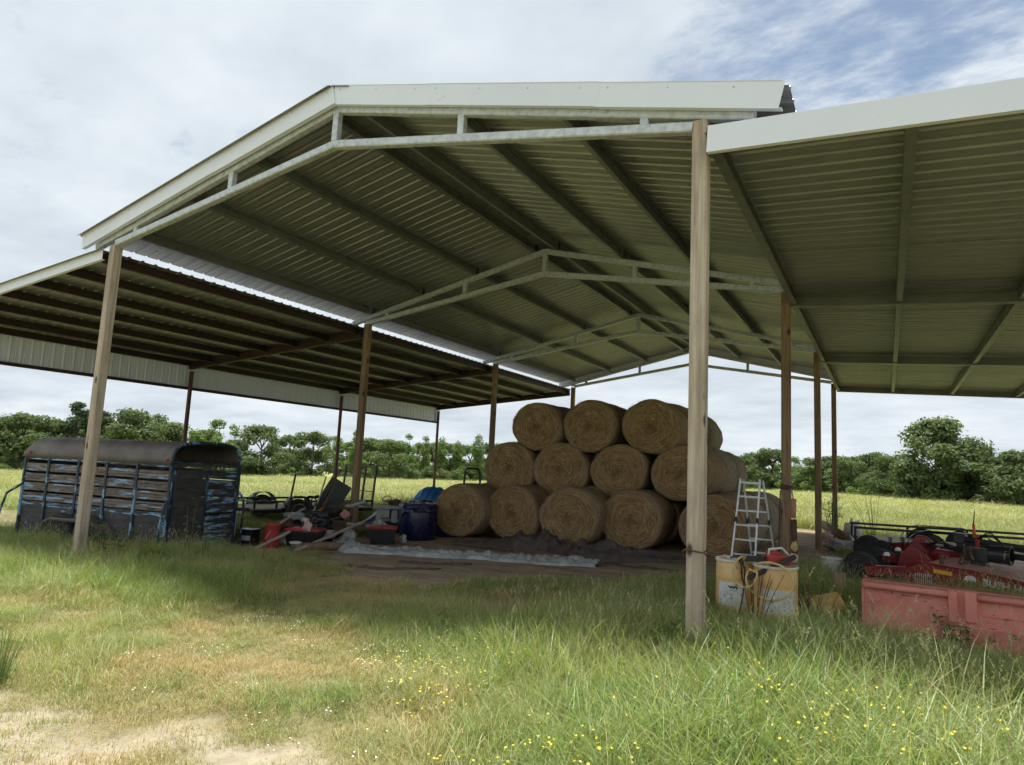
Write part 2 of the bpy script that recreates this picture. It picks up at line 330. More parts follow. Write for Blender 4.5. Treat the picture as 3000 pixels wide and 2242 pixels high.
def floor_mask(x, y):
    """bare trodden floor under the main roof"""
    e = np.interp(x, DX, DY)+(vnoise(x, y, 1.3, 3)-.5)*1.0
    m = sstep(-.25, .35, y-e)*sstep(19.6, 18.4, y)*sstep(-10.2, -9.4, x)*sstep(.9, .2, x)
    return m
def terrain(x, y):
    x = np.asarray(x, float); y = np.asarray(y, float)
    z = -.36+.14*sstep(-9.2, -1.0, x)
    z = z+.024*np.minimum(0, x+12)-.004*np.maximum(0, y-20)
    inside = sstep(-10.5, -9.0, x)*sstep(1.5, .3, x)*sstep(1, 3, y)*sstep(20, 18, y)
    b = (vnoise(x, y, .45, 21)-.5)*.16+(vnoise(x, y, 2.2, 31)-.5)*.05
    far = (vnoise(x, y, .02, 41)-.5)*2.2*sstep(35, 110, np.hypot(x, y))
    return z+b*(1-.85*inside)*sstep(-30, -6, -np.hypot(x*.5, y-2))+far*.5
def tz(x, y): return float(terrain(np.array([x]), np.array([y]))[0])
def sand_mask(x, y):
    m = 0
    for cx, cy, sx, sy, a in [(-2.3,-3.7,1.1,.55,1.0),(-1.75,-2.95,.75,.35,.85),(-4.5,-2.8,.8,.28,.8),(-2.13,-2.3,.4,.2,.8),(-3.4,-3.7,.8,.4,.9),(-1.1,-3.2,.6,.3,.6),(-4.9,-3.6,1.6,.6,.8)]:
        m = m+a*np.exp(-((x-cx)/sx)**2-((y-cy)/sy)**2)
    return np.clip(m*(.15+1.7*vnoise(x, y, 3.4, 51, 4))*1.0-.50, 0, .8)
def axis_lines(lo, hi, fine, c0, c1, g=1.18):
    a = list(np.arange(c0, c1+1e-6, fine)); s = fine
    while a[-1] < hi: s *= g; a.append(a[-1]+s)
    b = []; s = fine; p = c0
    while p > lo: s *= g; p -= s; b.append(p)
    return np.array(b[::-1]+a)
gx = axis_lines(-900, 900, .13, -11, 5); gy = axis_lines(-300, 1500, .13, -5.5, 8)
XX, YY = np.meshgrid(gx, gy); ZZ = terrain(XX, YY)
nx_, ny_ = len(gx), len(gy)
V = np.stack([XX, YY, ZZ], -1).reshape(-1, 3)
idx = np.arange(nx_*ny_).reshape(ny_, nx_)
F = np.stack([idx[:-1,:-1], idx[:-1,1:], idx[1:,1:], idx[1:,:-1]], -1).reshape(-1, 4)
me = bpy.data.meshes.new('ground'); me.from_pydata(V.tolist(), [], F.tolist())
for p in me.polygons: p.use_smooth = True
for nm, arr in (('floor', floor_mask(XX, YY)), ('sand', sand_mask(XX, YY))):
    at = me.attributes.new(nm, 'FLOAT', 'POINT'); at.data.foreach_set('value', arr.reshape(-1).astype(np.float32))
m, t, b, out = new_mat('meadow_soil')
v = coords(t, (1,1,1), False)
g1 = tramp(t, tnoise(t, v, .35, 8), [(.35,(.20,.235,.08)),(.5,(.29,.31,.12)),(.66,(.37,.37,.17))])
near = tramp(t, tnoise(t, v, 5, 8, .7), [(.3,(.085,.085,.035)),(.55,(.20,.18,.085)),(.75,(.33,.28,.14))])
sepg = t.nodes.new('ShaderNodeSeparateXYZ'); geo = t.nodes.new('ShaderNodeNewGeometry'); t.links.new(geo.outputs['Position'], sepg.inputs[0])
ln = t.nodes.new('ShaderNodeVectorMath'); ln.operation = 'LENGTH'; t.links.new(geo.outputs['Position'], ln.inputs[0])
col = tmix(t, tmap(t, ln.outputs['Value'], 20, 40), near, g1)
fa = t.nodes.new('ShaderNodeAttribute'); fa.attribute_name = 'floor'; sa = t.nodes.new('ShaderNodeAttribute'); sa.attribute_name = 'sand'
dirt = tramp(t, tnoise(t, coords(t, (1,2.2,1), False), 1.6, 10, .68), [(.3,(.19,.13,.088)),(.5,(.33,.245,.17)),(.7,(.47,.37,.27))])
straw = tmix(t, tmap(t, tnoise(t, coords(t, (9,60,1), False), 1.5, 4), .60, .70), dirt, (.46,.36,.23))
sandc = tramp(t, tnoise(t, v, 9, 8, .7), [(.3,(.30,.245,.17)),(.5,(.39,.33,.245)),(.7,(.47,.41,.32))])
sandc = tmix(t, tmap(t, tnoise(t, v, 45, 3), .60, .72), sandc, (.32,.25,.15))
col = tmix(t, sa.outputs['Fac'], col, sandc); col = tmix(t, fa.outputs['Fac'], col, straw)
t.links.new(col, b.inputs['Base Color']); b.inputs['Roughness'].default_value = .95; b.inputs['Specular IOR Level'].default_value = .15
bn = t.nodes.new('ShaderNodeBump'); bn.inputs['Strength'].default_value = .6; bn.inputs['Distance'].default_value = .03
t.links.new(tnoise(t, v, 22, 6, .7), bn.inputs['Height']); t.links.new(bn.outputs[0], b.inputs['Normal'])
me.materials.append(m); ground = put('ground', me); tag(ground, kind='structure')
ground['label'] = 'meadow ground with sandy bare patches and trodden brown floor under the roof'

# ------------------------------------------------------------------ barn
W = 9.23; XL = -W; XM = -W/2; BAY = 6.0; YS = [0, 6, 12, 18]; RISE = .239
barn = thing('pole_barn', 'open sided pole barn with metal gable roof and two lean to roofs on posts', 'barn', (XM, 9, -.3))
def B(mb, name, mat, parent=None, smooth=False):
    if parent is None:
        o = mb.build(name, mat, barn, smooth); o.location = (-XM, -9, .3)
    else: o = mb.build(name, mat, parent, smooth)
    return o
def Bempty_mesh(me, name, parent, M4):
    o = bpy.data.objects.new(name, me); COL.objects.link(o); o.parent = parent
    o.matrix_parent_inverse = Matrix.Translation((-XM, -9, .3)) if parent is barn else Matrix()
    o.matrix_basis = M4
    return o
# posts
pw = .142
for j, y in enumerate(YS):
    for x in (XL, 0.0):
        top = 4.58 if not (x == 0 and j == 0) else 4.68
        z0 = tz(x, y)-.35
        mb = MB(); cx = x+rnd.uniform(-.005,.005)
        n = 10
        mb.beam((cx, y, z0), (cx+rnd.uniform(-.015,.015), y, top), pw, pw, up=(0,1,0), ch=.012)
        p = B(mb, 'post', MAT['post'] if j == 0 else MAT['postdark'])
        if x == 0 and j == 0:
            k = MB(); zc = .80
            loop = [(x-.078,y-.078,zc),(x+.078,y-.078,zc-.012),(x+.078,y+.078,zc),(x-.078,y+.078,zc+.01),(x-.078,y-.078,zc)]
            k.tube(loop, .007, 6); k.tube([(x-.08,y-.08,zc),(x-.10,y-.085,zc-.02)], .008, 6); k.tube([(x+.08,y-.075,zc-.01),(x+.10,y-.08,zc-.03)], .006, 6)
            k.build('wire_tie', MAT['brown_rust'], p)
            k = MB(); k.tube([(x-.085,y-.02,4.60),(x-.088,y-.02,4.35),(x-.082,y-.02,4.28),(x-.11,y-.02,4.26)], .006, 6); k.build('ground_wire', MAT['brown_rust'], p)
# trusses
def roofz(x): return 5.89-RISE*abs(x-XM)
for j, y in enumerate(YS):
    tr = bpy.data.objects.new('truss', None); COL.objects.link(tr); tr.parent = barn; tr.location = (-XM, -9, .3); tr.empty_display_size = .2
    fy = -.03 if j == 0 else 0
    c = .10
    for s in (-1, 1):
        xe = XM+s*5.08
        mb = MB(); mb.beam((XM, y+fy, roofz(XM)-c/2), (xe, y+fy, roofz(xe)-c/2), c, c, ch=.012); mb.build('top_chord', MAT['galv'], tr)
        xb = XM+s*(W/2-.075)
        mb = MB(); mb.beam((XM, y+fy-.003, 5.365), (xb, y+fy-.003, 4.625), c, c, ch=.012); mb.build('bottom_chord', MAT['galv'], tr)
        for q, xo in enumerate((1.93, 4.07)):
            xx = XM+s*xo; zb = 5.365-(.74/(W/2-.075))*xo+.045; ztp = roofz(xx)-c+.002
            if ztp-zb > .03:
                mb = MB(); mb.beam((xx, y+fy, zb), (xx, y+fy, ztp), .085, .085, up=(0,1,0), ch=.008); mb.build('web_strut', MAT['galv'], tr)
    mb = MB(); mb.beam((XM, y+fy, 5.41), (XM, y+fy, 5.80), .092, .092, up=(0,1,0), ch=.008); mb.build('web_strut', MAT['galv'], tr)
    for s in (-1, 1):     # weld plates at the eave and the screwed clips
        mb = MB(); xx = XM+s*(W/2); mb.box((xx, y+fy, 4.70), (.16, .012 if j else .02, .16)); 
        if j: mb.build('gusset', MAT['galv'], tr)
# purlins (C channels on top of the trusses)
def cprof(w, h, t=.012, lip=.02):
    return [(-w/2,-h/2),(w/2,-h/2),(w/2,-h/2+lip),(w/2-t,-h/2+lip),(w/2-t,-h/2+t),(-w/2+t,-h/2+t),(-w/2+t,h/2-t),(w/2-t,h/2-t),(w/2-t,h/2-lip),(w/2,h/2-lip),(w/2,h/2),(-w/2,h/2)]
PD = .17
for s in (-1, 1):
    up = Vector((s*RISE, 0, 1)).normalized()
    for o_ in (.24, 1.66, 3.08, 4.52):
        x = XM+s*o_; z = roofz(x)+.004
        for j in range(3):
            mb = MB(); a = Vector((x, YS[j]+(.02 if j else -.10), z))+up*(PD/2); b_ = Vector((x, YS[j+1]-.02+(.12 if j == 2 else 0), z))+up*(PD/2)
            mb.prof(a, b_, cprof(.07, PD), up); B(mb, 'purlin', MAT['purlin'])
            if j:
                mb = MB(); q = Vector((x+.045, YS[j], z))+up*(PD/2); mb.box(q, (.012, .09, PD*.9)); B(mb, 'purlin_clip', MAT['black'])
# ribbed roofing sheets
def sheet_mesh(name, length, width, pitch=.2286, rib=.022, minor=True, mat=None):
    ys = []; n = int(round(width/pitch))
    for k in range(n):
        y0 = k*pitch
        ys += [(y0+.030,0),(y0+.045,rib),(y0+.072,rib),(y0+.087,0)]
        if minor: ys += [(y0+.130,0),(y0+.135,.004),(y0+.145,.004),(y0+.150,0),(y0+.175,0),(y0+.180,.004),(y0+.190,.004),(y0+.195,0)]
    ys = [(0,0)]+ys+[(n*pitch,0),(n*pitch+.030,0),(n*pitch+.045,rib),(n*pitch+.072,rib),(n*pitch+.087,0),(n*pitch+.10,0)]
    mb = MB(); th = .004
    for k in range(len(ys)-1):
        (a, za), (b_, zb) = ys[k], ys[k+1]
        mb.add([(0,a,za),(length,a,za),(length,b_,zb),(0,b_,zb)], [(0,1,2,3)])
    me_ = bpy.data.meshes.new(name); me_.from_pydata(mb.v, [], mb.f); me_.materials.append(mat); return me_
PW = .9144; NP = 20; Y0 = -.13
for s in (-1, 1):
    ln_ = 5.36*math.hypot(1, RISE); me_ = sheet_mesh('roof_sheet', ln_, PW+.012, mat=MAT['roof'])
    ang = math.atan(RISE)
    for k in range(NP):
        z = roofz(XM)+PD+.016+(k % 2)*.003
        yy = Y0+k*PW
        if s == 1: M4 = Matrix.Translation((XM+.02, yy, z)) @ Matrix.Rotation(ang, 4, 'Y')
        else: M4 = Matrix.Translation((XM-.02, yy+PW, z)) @ Matrix.Rotation(math.pi, 4, 'Z') @ Matrix.Rotation(ang, 4, 'Y')
        Bempty_mesh(me_, 'roof_sheet', barn, M4)
mb = MB(); zr = roofz(XM)+PD+.045
for s in (-1, 1): mb.prof((XM+s*.13, Y0-.05, zr-.035), (XM+s*.13, Y0+NP*PW+.02, zr-.035), [(-.14,-.012),(.14,-.012),(.14,0),(-.14,0)], (s*RISE*1.0,0,1))
B(mb, 'ridge_cap', MAT['leanroof'])
# white gable trim, front and back
FH = .25
for yy, sgn in ((-.15, -1), (18.19, 1)):
    for s in (-1, 1):
        zc = lambda x: roofz(x)+PD+.05-FH/2
        cuts = [-.035, 2.2, 4.35, 5.32] if s < 0 else [.001, 1.5, 3.6, 5.32]
        for c_, (u0, u1) in enumerate(zip(cuts[:-1], cuts[1:])):
            xa, xb = XM+s*u0, XM+s*(u1+(.03 if u1 < 5 else 0)); dy = .0025*(c_ % 2)*sgn+(.012*sgn if s < 0 else 0); dz = rnd.uniform(-.003,.003); mb = MB()
            pr = [(-.004,-FH/2),(.004,-FH/2),(.004,FH/2),(-.004,FH/2)]
            mb.prof((xa, yy+dy, zc(xa)+dz), (xb, yy+dy, zc(xb)+dz), pr)
            mb.prof((xa, yy+dy-sgn*.03, zc(xa)-FH/2+.004+dz), (xb, yy+dy-sgn*.03, zc(xb)-FH/2+.004+dz), [(-.03,-.003),(.03,-.003),(.03,.003),(-.03,.003)])
            mb.prof((xa, yy+dy-sgn*.05, zc(xa)+FH/2+.003+dz), (xb, yy+dy-sgn*.05, zc(xb)+FH/2+.003+dz), [(-.06,-.002),(.06,-.002),(.06,.002),(-.06,.002)])
            tp = B(mb, 'gable_trim', MAT['trim'])
            mb = MB()
            for q in range(int((u1-u0)/.6)+1):
                xx = XM+s*(u0+.12+q*.6)
                for zo in (.07,): mb.lathe([(.001,.0),(.009,.0),(.009,.006),(.001,.007)], 6, Matrix.Translation((xx, yy+dy+sgn*.004, zc(xx)+zo)) @ Matrix.Rotation(R(90)*-sgn, 4, 'X'))
            mb.build('screw', MAT['galv'], tp)
# ---- right lean-to
LR_S = -.05; RX1 = 6.25
def rz_(x): return 4.52+LR_S*x            # underside of the sheets
lr = bpy.data.objects.new('right_lean_to', None); lr.name = 'lean_to_roof'; COL.objects.link(lr); lr.parent = barn; lr.location = (-XM, -9, .3)
for x in (.13, 1.66, 3.20, 4.78, 6.12):
    for j in range(3):
        mb = MB(); y0 = YS[j]+(.045 if j else -.06); y1 = YS[j+1]-.045
        mb.prof((x, y0, rz_(x)-.085-.003), (x, y1, rz_(x)-.085-.003), cprof(.085, .165), (0,0,1)); mb.build('purlin', MAT['purlin'], lr)
for y in YS[1:]:
    mb = MB(); mb.prof((.085, y, rz_(.085)-.098), (RX1-.02, y, rz_(RX1)-.098), cprof(.075, .18), (0,0,1)); mb.build('rafter', MAT['purlin'], lr)
    mb = MB(); mb.prof((.085, y, rz_(.085)-.19), (RX1-.02, y, rz_(RX1)-.19), [(-.06,-.006),(.06,-.006),(.06,.004),(-.06,.004)], (0,0,1)); mb.build('rafter_flange', MAT['purlin'], lr)
me_ = sheet_mesh('lean_sheet', (RX1-.04)*math.hypot(1, LR_S), PW+.012, mat=MAT['leanroof'])
for k in range(NP):
    o = Bempty_mesh(me_, 'roof_sheet', lr, Matrix.Translation((.04, Y0+.02+k*PW, rz_(.04)+.004+(k % 2)*.003)) @ Matrix.Rotation(math.atan(-LR_S), 4, 'Y'))
mb = MB(); F2 = .245
pr = [(-.006,-F2/2),(.006,-F2/2),(.006,F2/2),(-.006,F2/2)]
mb.prof((.075, -.14, rz_(.075)+.045-F2/2), (RX1, -.14, rz_(RX1)+.045-F2/2), pr)
mb.prof((.075, -.115, rz_(.075)+.045-F2+.004), (RX1, -.115, rz_(RX1)+.045-F2+.004), [(-.025,-.003),(.025,-.003),(.025,.003),(-.025,.003)])
mb.prof((.075, -.09, rz_(.075)+.048), (RX1, -.09, rz_(RX1)+.048), [(-.055,-.002),(.055,-.002),(.055,.002),(-.055,.002)])
mb.build('gable_trim', MAT['trim'], lr)
for y in YS:
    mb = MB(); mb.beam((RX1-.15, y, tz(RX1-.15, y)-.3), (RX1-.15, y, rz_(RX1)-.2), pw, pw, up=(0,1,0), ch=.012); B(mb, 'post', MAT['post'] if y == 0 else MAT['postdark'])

# ---- left lean-to
LL_S = .093; LX0 = -9.34; LX1 = -15.72
def lz_(x): return 4.50+LL_S*(x-LX0)
ll = bpy.data.objects.new('lean_to_roof', None); COL.objects.link(ll); ll.parent = barn; ll.location = (-XM, -9, .3)
for x in (-9.46, -10.47, -11.52, -12.57, -13.62, -14.67, -15.55):
    mb = MB(); mb.prof((x, -.06, lz_(x)-.08-.003), (x, 18.05, lz_(x)-.08-.003), cprof(.075, .15), (0,0,1)); mb.build('purlin', MAT['redsteel'], ll)
for y in YS[1:]:
    mb = MB(); mb.beam((LX0-.04, y, lz_(LX0)-.128), (LX1+.06, y, lz_(LX1)-.128), .11, .21); mb.build('rafter', MAT['redsteel'], ll)
me_ = sheet_mesh('lean_sheet', (LX0-LX1)*math.hypot(1, LL_S), PW+.012, mat=MAT['leanroof'])
for k in range(NP):
    Bempty_mesh(me_, 'roof_sheet', ll, Matrix.Translation((LX0, Y0+.02+k*PW+PW, lz_(LX0)+.004+(k % 2)*.003)) @ Matrix.Rotation(math.pi, 4, 'Z') @ Matrix.Rotation(math.atan(LL_S), 4, 'Y'))
mb = MB(); F3 = .19; pr = [(-.006,-F3/2),(.006,-F3/2),(.006,F3/2),(-.006,F3/2)]
mb.prof((LX0-.02, -.14, lz_(LX0)+.045-F3/2), (LX1, -.14, lz_(LX1)+.045-F3/2), pr)
mb.prof((LX0-.02, -.115, lz_(LX0)+.045-F3+.004), (LX1, -.115, lz_(LX1)+.045-F3+.004), [(-.025,-.003),(.025,-.003),(.025,.003),(-.025,.003)])
mb.build('gable_trim', MAT['trim'], ll)
# white skirt of upright ribbed sheets under the outer eave
SK = .70
me_ = sheet_mesh('skirt', SK, PW+.012, mat=MAT['trim'])
zt = lz_(LX1)-.05
for k in range(NP):
    Bempty_mesh(me_, 'skirt_panel', ll, Matrix.Translation((LX1+.015+(k % 2)*.003, Y0+.02+k*PW, zt)) @ Matrix.Rotation(R(90), 4, 'Y'))
mb = MB(); mb.beam((LX1+.07, -.05, zt-SK-.02), (LX1+.07, 18.1, zt-SK-.02), .06, .08); mb.build('skirt_rail', MAT['redsteel'], ll)
mb = MB(); mb.beam((LX1+.07, -.05, zt-.03), (LX1+.07, 18.1, zt-.03), .05, .07); mb.build('skirt_rail', MAT['redsteel'], ll)
for y in YS:
    mb = MB(); x = LX1+.14; mb.tube([(x, y, tz(x, y)-.3), (x, y, lz_(x)-.30)], .057, 14); o = B(mb, 'steel_post', MAT['redpost']); sharp(o, 50)

# ------------------------------------------------------------------ hay bales
def hay_mat(name, grey):
    m, t, b, out = new_mat(name)
    v = coords(t, (1,1,1), False); s = t.nodes.new('ShaderNodeSeparateXYZ'); t.links.new(v, s.inputs[0])
    x, y, z = s.outputs
    r2 = math_node(t, 'SQRT', math_node(t, 'ADD', math_node(t, 'MULTIPLY', x, x), math_node(t, 'MULTIPLY', z, z)))
    rs = math_node(t, 'MAXIMUM', r2, .02)
    oi = t.nodes.new('ShaderNodeObjectInfo')
    def vec(k, kr):
        c = t.nodes.new('ShaderNodeCombineXYZ')
        t.links.new(math_node(t, 'ADD', math_node(t, 'MULTIPLY', math_node(t, 'DIVIDE', x, rs), k), math_node(t, 'MULTIPLY', oi.outputs['Random'], 50.)), c.inputs[0])
        t.links.new(math_node(t, 'MULTIPLY', math_node(t, 'DIVIDE', z, rs), k), c.inputs[1])
        t.links.new(math_node(t, 'MULTIPLY', math_node(t, 'ADD', r2, math_node(t, 'MULTIPLY', y, .9)), kr), c.inputs[2]); return c.outputs[0]
    f = tnoise(t, vec(2.2, 34), 1.0, 6, .7, .5)
    f3 = tnoise(t, vec(.8, 9), 1.0, 4, .6)
    col = tramp(t, f, [(.28,(.095,.053,.021)),(.43,(.265,.162,.072)),(.56,(.42,.278,.135)),(.72,(.68,.51,.285))])
    col = tmix(t, tmap(t, f3, .40, .70, 0, .55), col, (.18,.108,.048))
    # dark core where the bale was started
    col = tmix(t, tmap(t, r2, .22, .03, 0, .5), col, (.085,.05,.023))
    if grey:
        side = tmap(t, r2, .60, .64); nt2 = tmix(t, tmap(t, tnoise(t, vec(5, 60), 1, 3), .45, .6), (.24,.20,.15), (.40,.37,.32))
        col = tmix(t, math_node(t, 'MULTIPLY', side, grey), col, nt2)
    t.links.new(col, b.inputs['Base Color']); b.inputs['Roughness'].default_value = .9; b.inputs['Specular IOR Level'].default_value = .15
    bn = t.nodes.new('ShaderNodeBump'); bn.inputs['Strength'].default_value = .8; bn.inputs['Distance'].default_value = .02
    t.links.new(f, bn.inputs['Height']); t.links.new(bn.outputs[0], b.inputs['Normal']); return m
MAT['hay'] = hay_mat('hay_bale', .35); MAT['hayold'] = hay_mat('weathered_hay_bale', .85)
BRX, BRZ, BLEN = .725, .645, 1.24
def bale_mesh(seed, mat):
    rg = random.Random(seed); mb = MB(); n = 56
    prof = []
    for q in range(7): prof.append((.04+(.90-.04)*q/6, -.012+.03*(q/6)**3))
    prof += [(.96,.045),(1.0,.11),(1.008,.3),(1.0,.62),(1.008,.95),(1.0,1.13),(.96,1.195),(.90,1.225)]
    for q in range(5): prof.append((.90-.86*(q+1)/5, 1.235))
    ph = [rg.uniform(0, 6.28) for _ in range(4)]
    vs = []
    for rr, y in prof:
        for k in range(n):
            th = 2*math.pi*k/n
            lump = 1+.022*math.sin(2*th+ph[0])+.016*math.sin(3*th+ph[1])+.010*math.sin(5*th+ph[2])+.030*mnoise.noise(Vector((math.cos(th)*3+seed, math.sin(th)*3, y*3)))
            ax, az = math.cos(th)*rr*BRX*lump, math.sin(th)*rr*BRZ*lump
            if math.sin(th) < -.93: az = max(az, -.93*rr*BRZ*1.06)
            yy = y+.045*mnoise.noise(Vector((ax*6, az*6, seed)))*(1 if rr < .97 else .3)
            vs.append((ax, yy, az))
    m_ = len(prof); fs = [(i*n+k, (i+1)*n+k, (i+1)*n+(k+1) % n, i*n+(k+1) % n) for i in range(m_-1) for k in range(n)]
    fs += [tuple(range(n)), tuple(range((m_-1)*n+n-1, (m_-1)*n-1, -1))]
    mb.add(vs, fs); nb = len(mb.f)
    # loose straws lying along the windings
    for q in range(1500):
        th = rg.uniform(0, 6.283); ln_ = rg.uniform(.05, .20); w = rg.uniform(.0015, .003)
        if q < 950:
            rr = math.sqrt(rg.uniform(.01, .93)); dth = ln_/(rr*.7+.05)
            pts = [(math.cos(th+dth*u_)*rr*BRX*(1+du), -.006-rg.uniform(.0,.015)+.022*rr**3, math.sin(th+dth*u_)*rr*BRZ*(1+du)) for u_, du in ((0,0),(.5,rg.uniform(-.015,.02)),(1,rg.uniform(-.03,.05)))]
            off = Vector((math.cos(th)*w*2, 0, math.sin(th)*w*2))
        else:
            y = rg.uniform(.08, 1.15); dth = ln_/.7; e_ = rg.uniform(1.02, 1.06)
            pts = [(math.cos(th+dth*u_)*BRX*e_, y+dy, math.sin(th+dth*u_)*BRZ*e_) for u_, dy in ((0,0),(.5,rg.uniform(-.01,.01)),(1,rg.uniform(-.04,.04)))]
            off = Vector((0, w*2, 0))
        P = [Vector(p) for p in pts]
        mb.add([P[0], P[0]+off, P[1]+off, P[1], P[2]], [(0,1,2,3),(3,2,4)])
    me_ = bpy.data.meshes.new('hay_bale'); me_.from_pydata(mb.v, [], mb.f); me_.materials.append(mat); me_.materials.append(MAT['straw'])
    me_.polygons.foreach_set('material_index', [0 if i < nb or i % 3 == 0 else 1 for i in range(len(mb.f))])
    for i, p in enumerate(me_.polygons): p.use_smooth = i < nb
    return me_
MAT['straw'] = M('loose_straw', [(.3,(.34,.23,.12)),(.7,(.62,.48,.29))], 3, rough=.8)
bm_new = [bale_mesh(s, MAT['hay']) for s in (3, 11, 23)]; bm_old = [bale_mesh(s, MAT['hayold']) for s in (5, 17)]
ordn = ['', 'second ', 'third ', 'fourth ', 'fifth ']
def bale(x, y, z, label, old=False, tilt=0):
    o = put('hay_bale', rnd.choice(bm_old if old else bm_new), None, (x, y, z), (0, tilt+rnd.uniform(-.25,.25), rnd.uniform(-.035,.035)))
    s = rnd.uniform(.965, 1.03); o.scale = (s, rnd.uniform(.94, 1.03), s*rnd.uniform(.97, 1.02))
    return tag(o, label, 'hay bale', 'round hay bales stacked in the barn')
bot = [(-7.50,7.65,.315),(-6.24,8.0,.335),(-4.73,7.85,.36),(-3.45,8.3,.385),(-1.68,8.35,.40)]
mid = [(-6.92,9.0,1.385),(-5.50,9.0,1.40),(-4.02,9.0,1.43),(-2.55,9.05,1.45)]
top = [(-6.22,9.02,2.44),(-4.80,9.05,2.47),(-3.26,9.0,2.48)]
row_l = [['bottom row front bale beside the navy blue barrel','bottom row front bale, second from the navy blue barrel','bottom row front bale, third from the navy blue barrel, cloth at its foot','bottom row front bale, fourth from the navy blue barrel','bottom row front bale standing behind the aluminium ladder'],
         ['middle row front bale at the navy barrel end','middle row front bale, second from the navy barrel end','middle row front bale, third from the navy barrel end','middle row front bale at the ladder end'],
         ['top row front bale at the navy barrel end','top row front bale in the middle of three','top row front bale at the ladder end']]
cols = ['first','second','third','fourth','fifth']
for rowi, row in enumerate((bot, mid, top)):
    for ci, (x, y, z) in enumerate(row):
        bale(x, y, z, row_l[rowi][ci])
        for k in range(1, 4 if rowi == 0 else 3):
            lab = ('bottom','middle','top')[rowi]+' row bale, '+cols[ci]+' column from the navy barrel, '+('one','two','three')[k-1]+' deep behind the front'
            if ci == len(row)-1: lab = ('bottom','middle','top')[rowi]+' row weathered bale on the ladder side, '+('one','two','three')[k-1]+' deep behind the front'
            bale(x+rnd.uniform(-.05,.05)+(.06*k if ci == len(row)-1 else 0), y+k*1.27, z+rnd.uniform(-.02,.03), lab, old=(ci == len(row)-1))

# ------------------------------------------------------------------ trees
def set_bv(me_, rg):
    """one random value per blade or leaf, for its own tint"""
    nv = len(me_.vertices); par = list(range(nv))
    for p in me_.polygons:
        v0 = min(par[i] for i in p.vertices)
        for i in p.vertices: par[i] = v0
    cache = {}; vals = []
    for i in range(nv):
        r_ = par[i]
        if r_ != i: r_ = par[r_]
        if r_ not in cache: cache[r_] = rg.random()
        vals.append(cache[r_])
    me_.attributes.new('bv', 'FLOAT', 'POINT').data.foreach_set('value', vals)
def leafy(rg, lobes, per, size, flat=.75, droop=.2):
    """leaf clusters on the shells of many lobes"""
    vs = []; fs = []
    for (c, r) in lobes:
        c = Vector(c)
        for q in range(int(per*r*r)):
            d = Vector((rg.gauss(0,1), rg.gauss(0,1), rg.gauss(.25,1))).normalized()
            rr = r*(rg.uniform(.55, 1.04) if rg.random() < .8 else rg.uniform(.1, .6))
            p = c+Vector((d.x*rr, d.y*rr, d.z*rr*flat))+Vector((rg.gauss(0,.08), rg.gauss(0,.08), rg.gauss(0,.08)))*r
            n = (d+Vector((rg.gauss(0,.6), rg.gauss(0,.6), rg.gauss(.3,.5)))).normalized()
            a = n.orthogonal().normalized(); a = Matrix.Rotation(rg.uniform(0,6.28), 3, n) @ a; b_ = n.cross(a)
            s = size*rg.uniform(.6, 1.35); o = len(vs)
            vs += [p-a*s*.5, p+b_*s*.32-n*s*droop*.3, p+a*s*.55-n*s*droop, p-b_*s*.32-n*s*droop*.3]; fs.append((o,o+1,o+2,o+3))
    return vs, fs
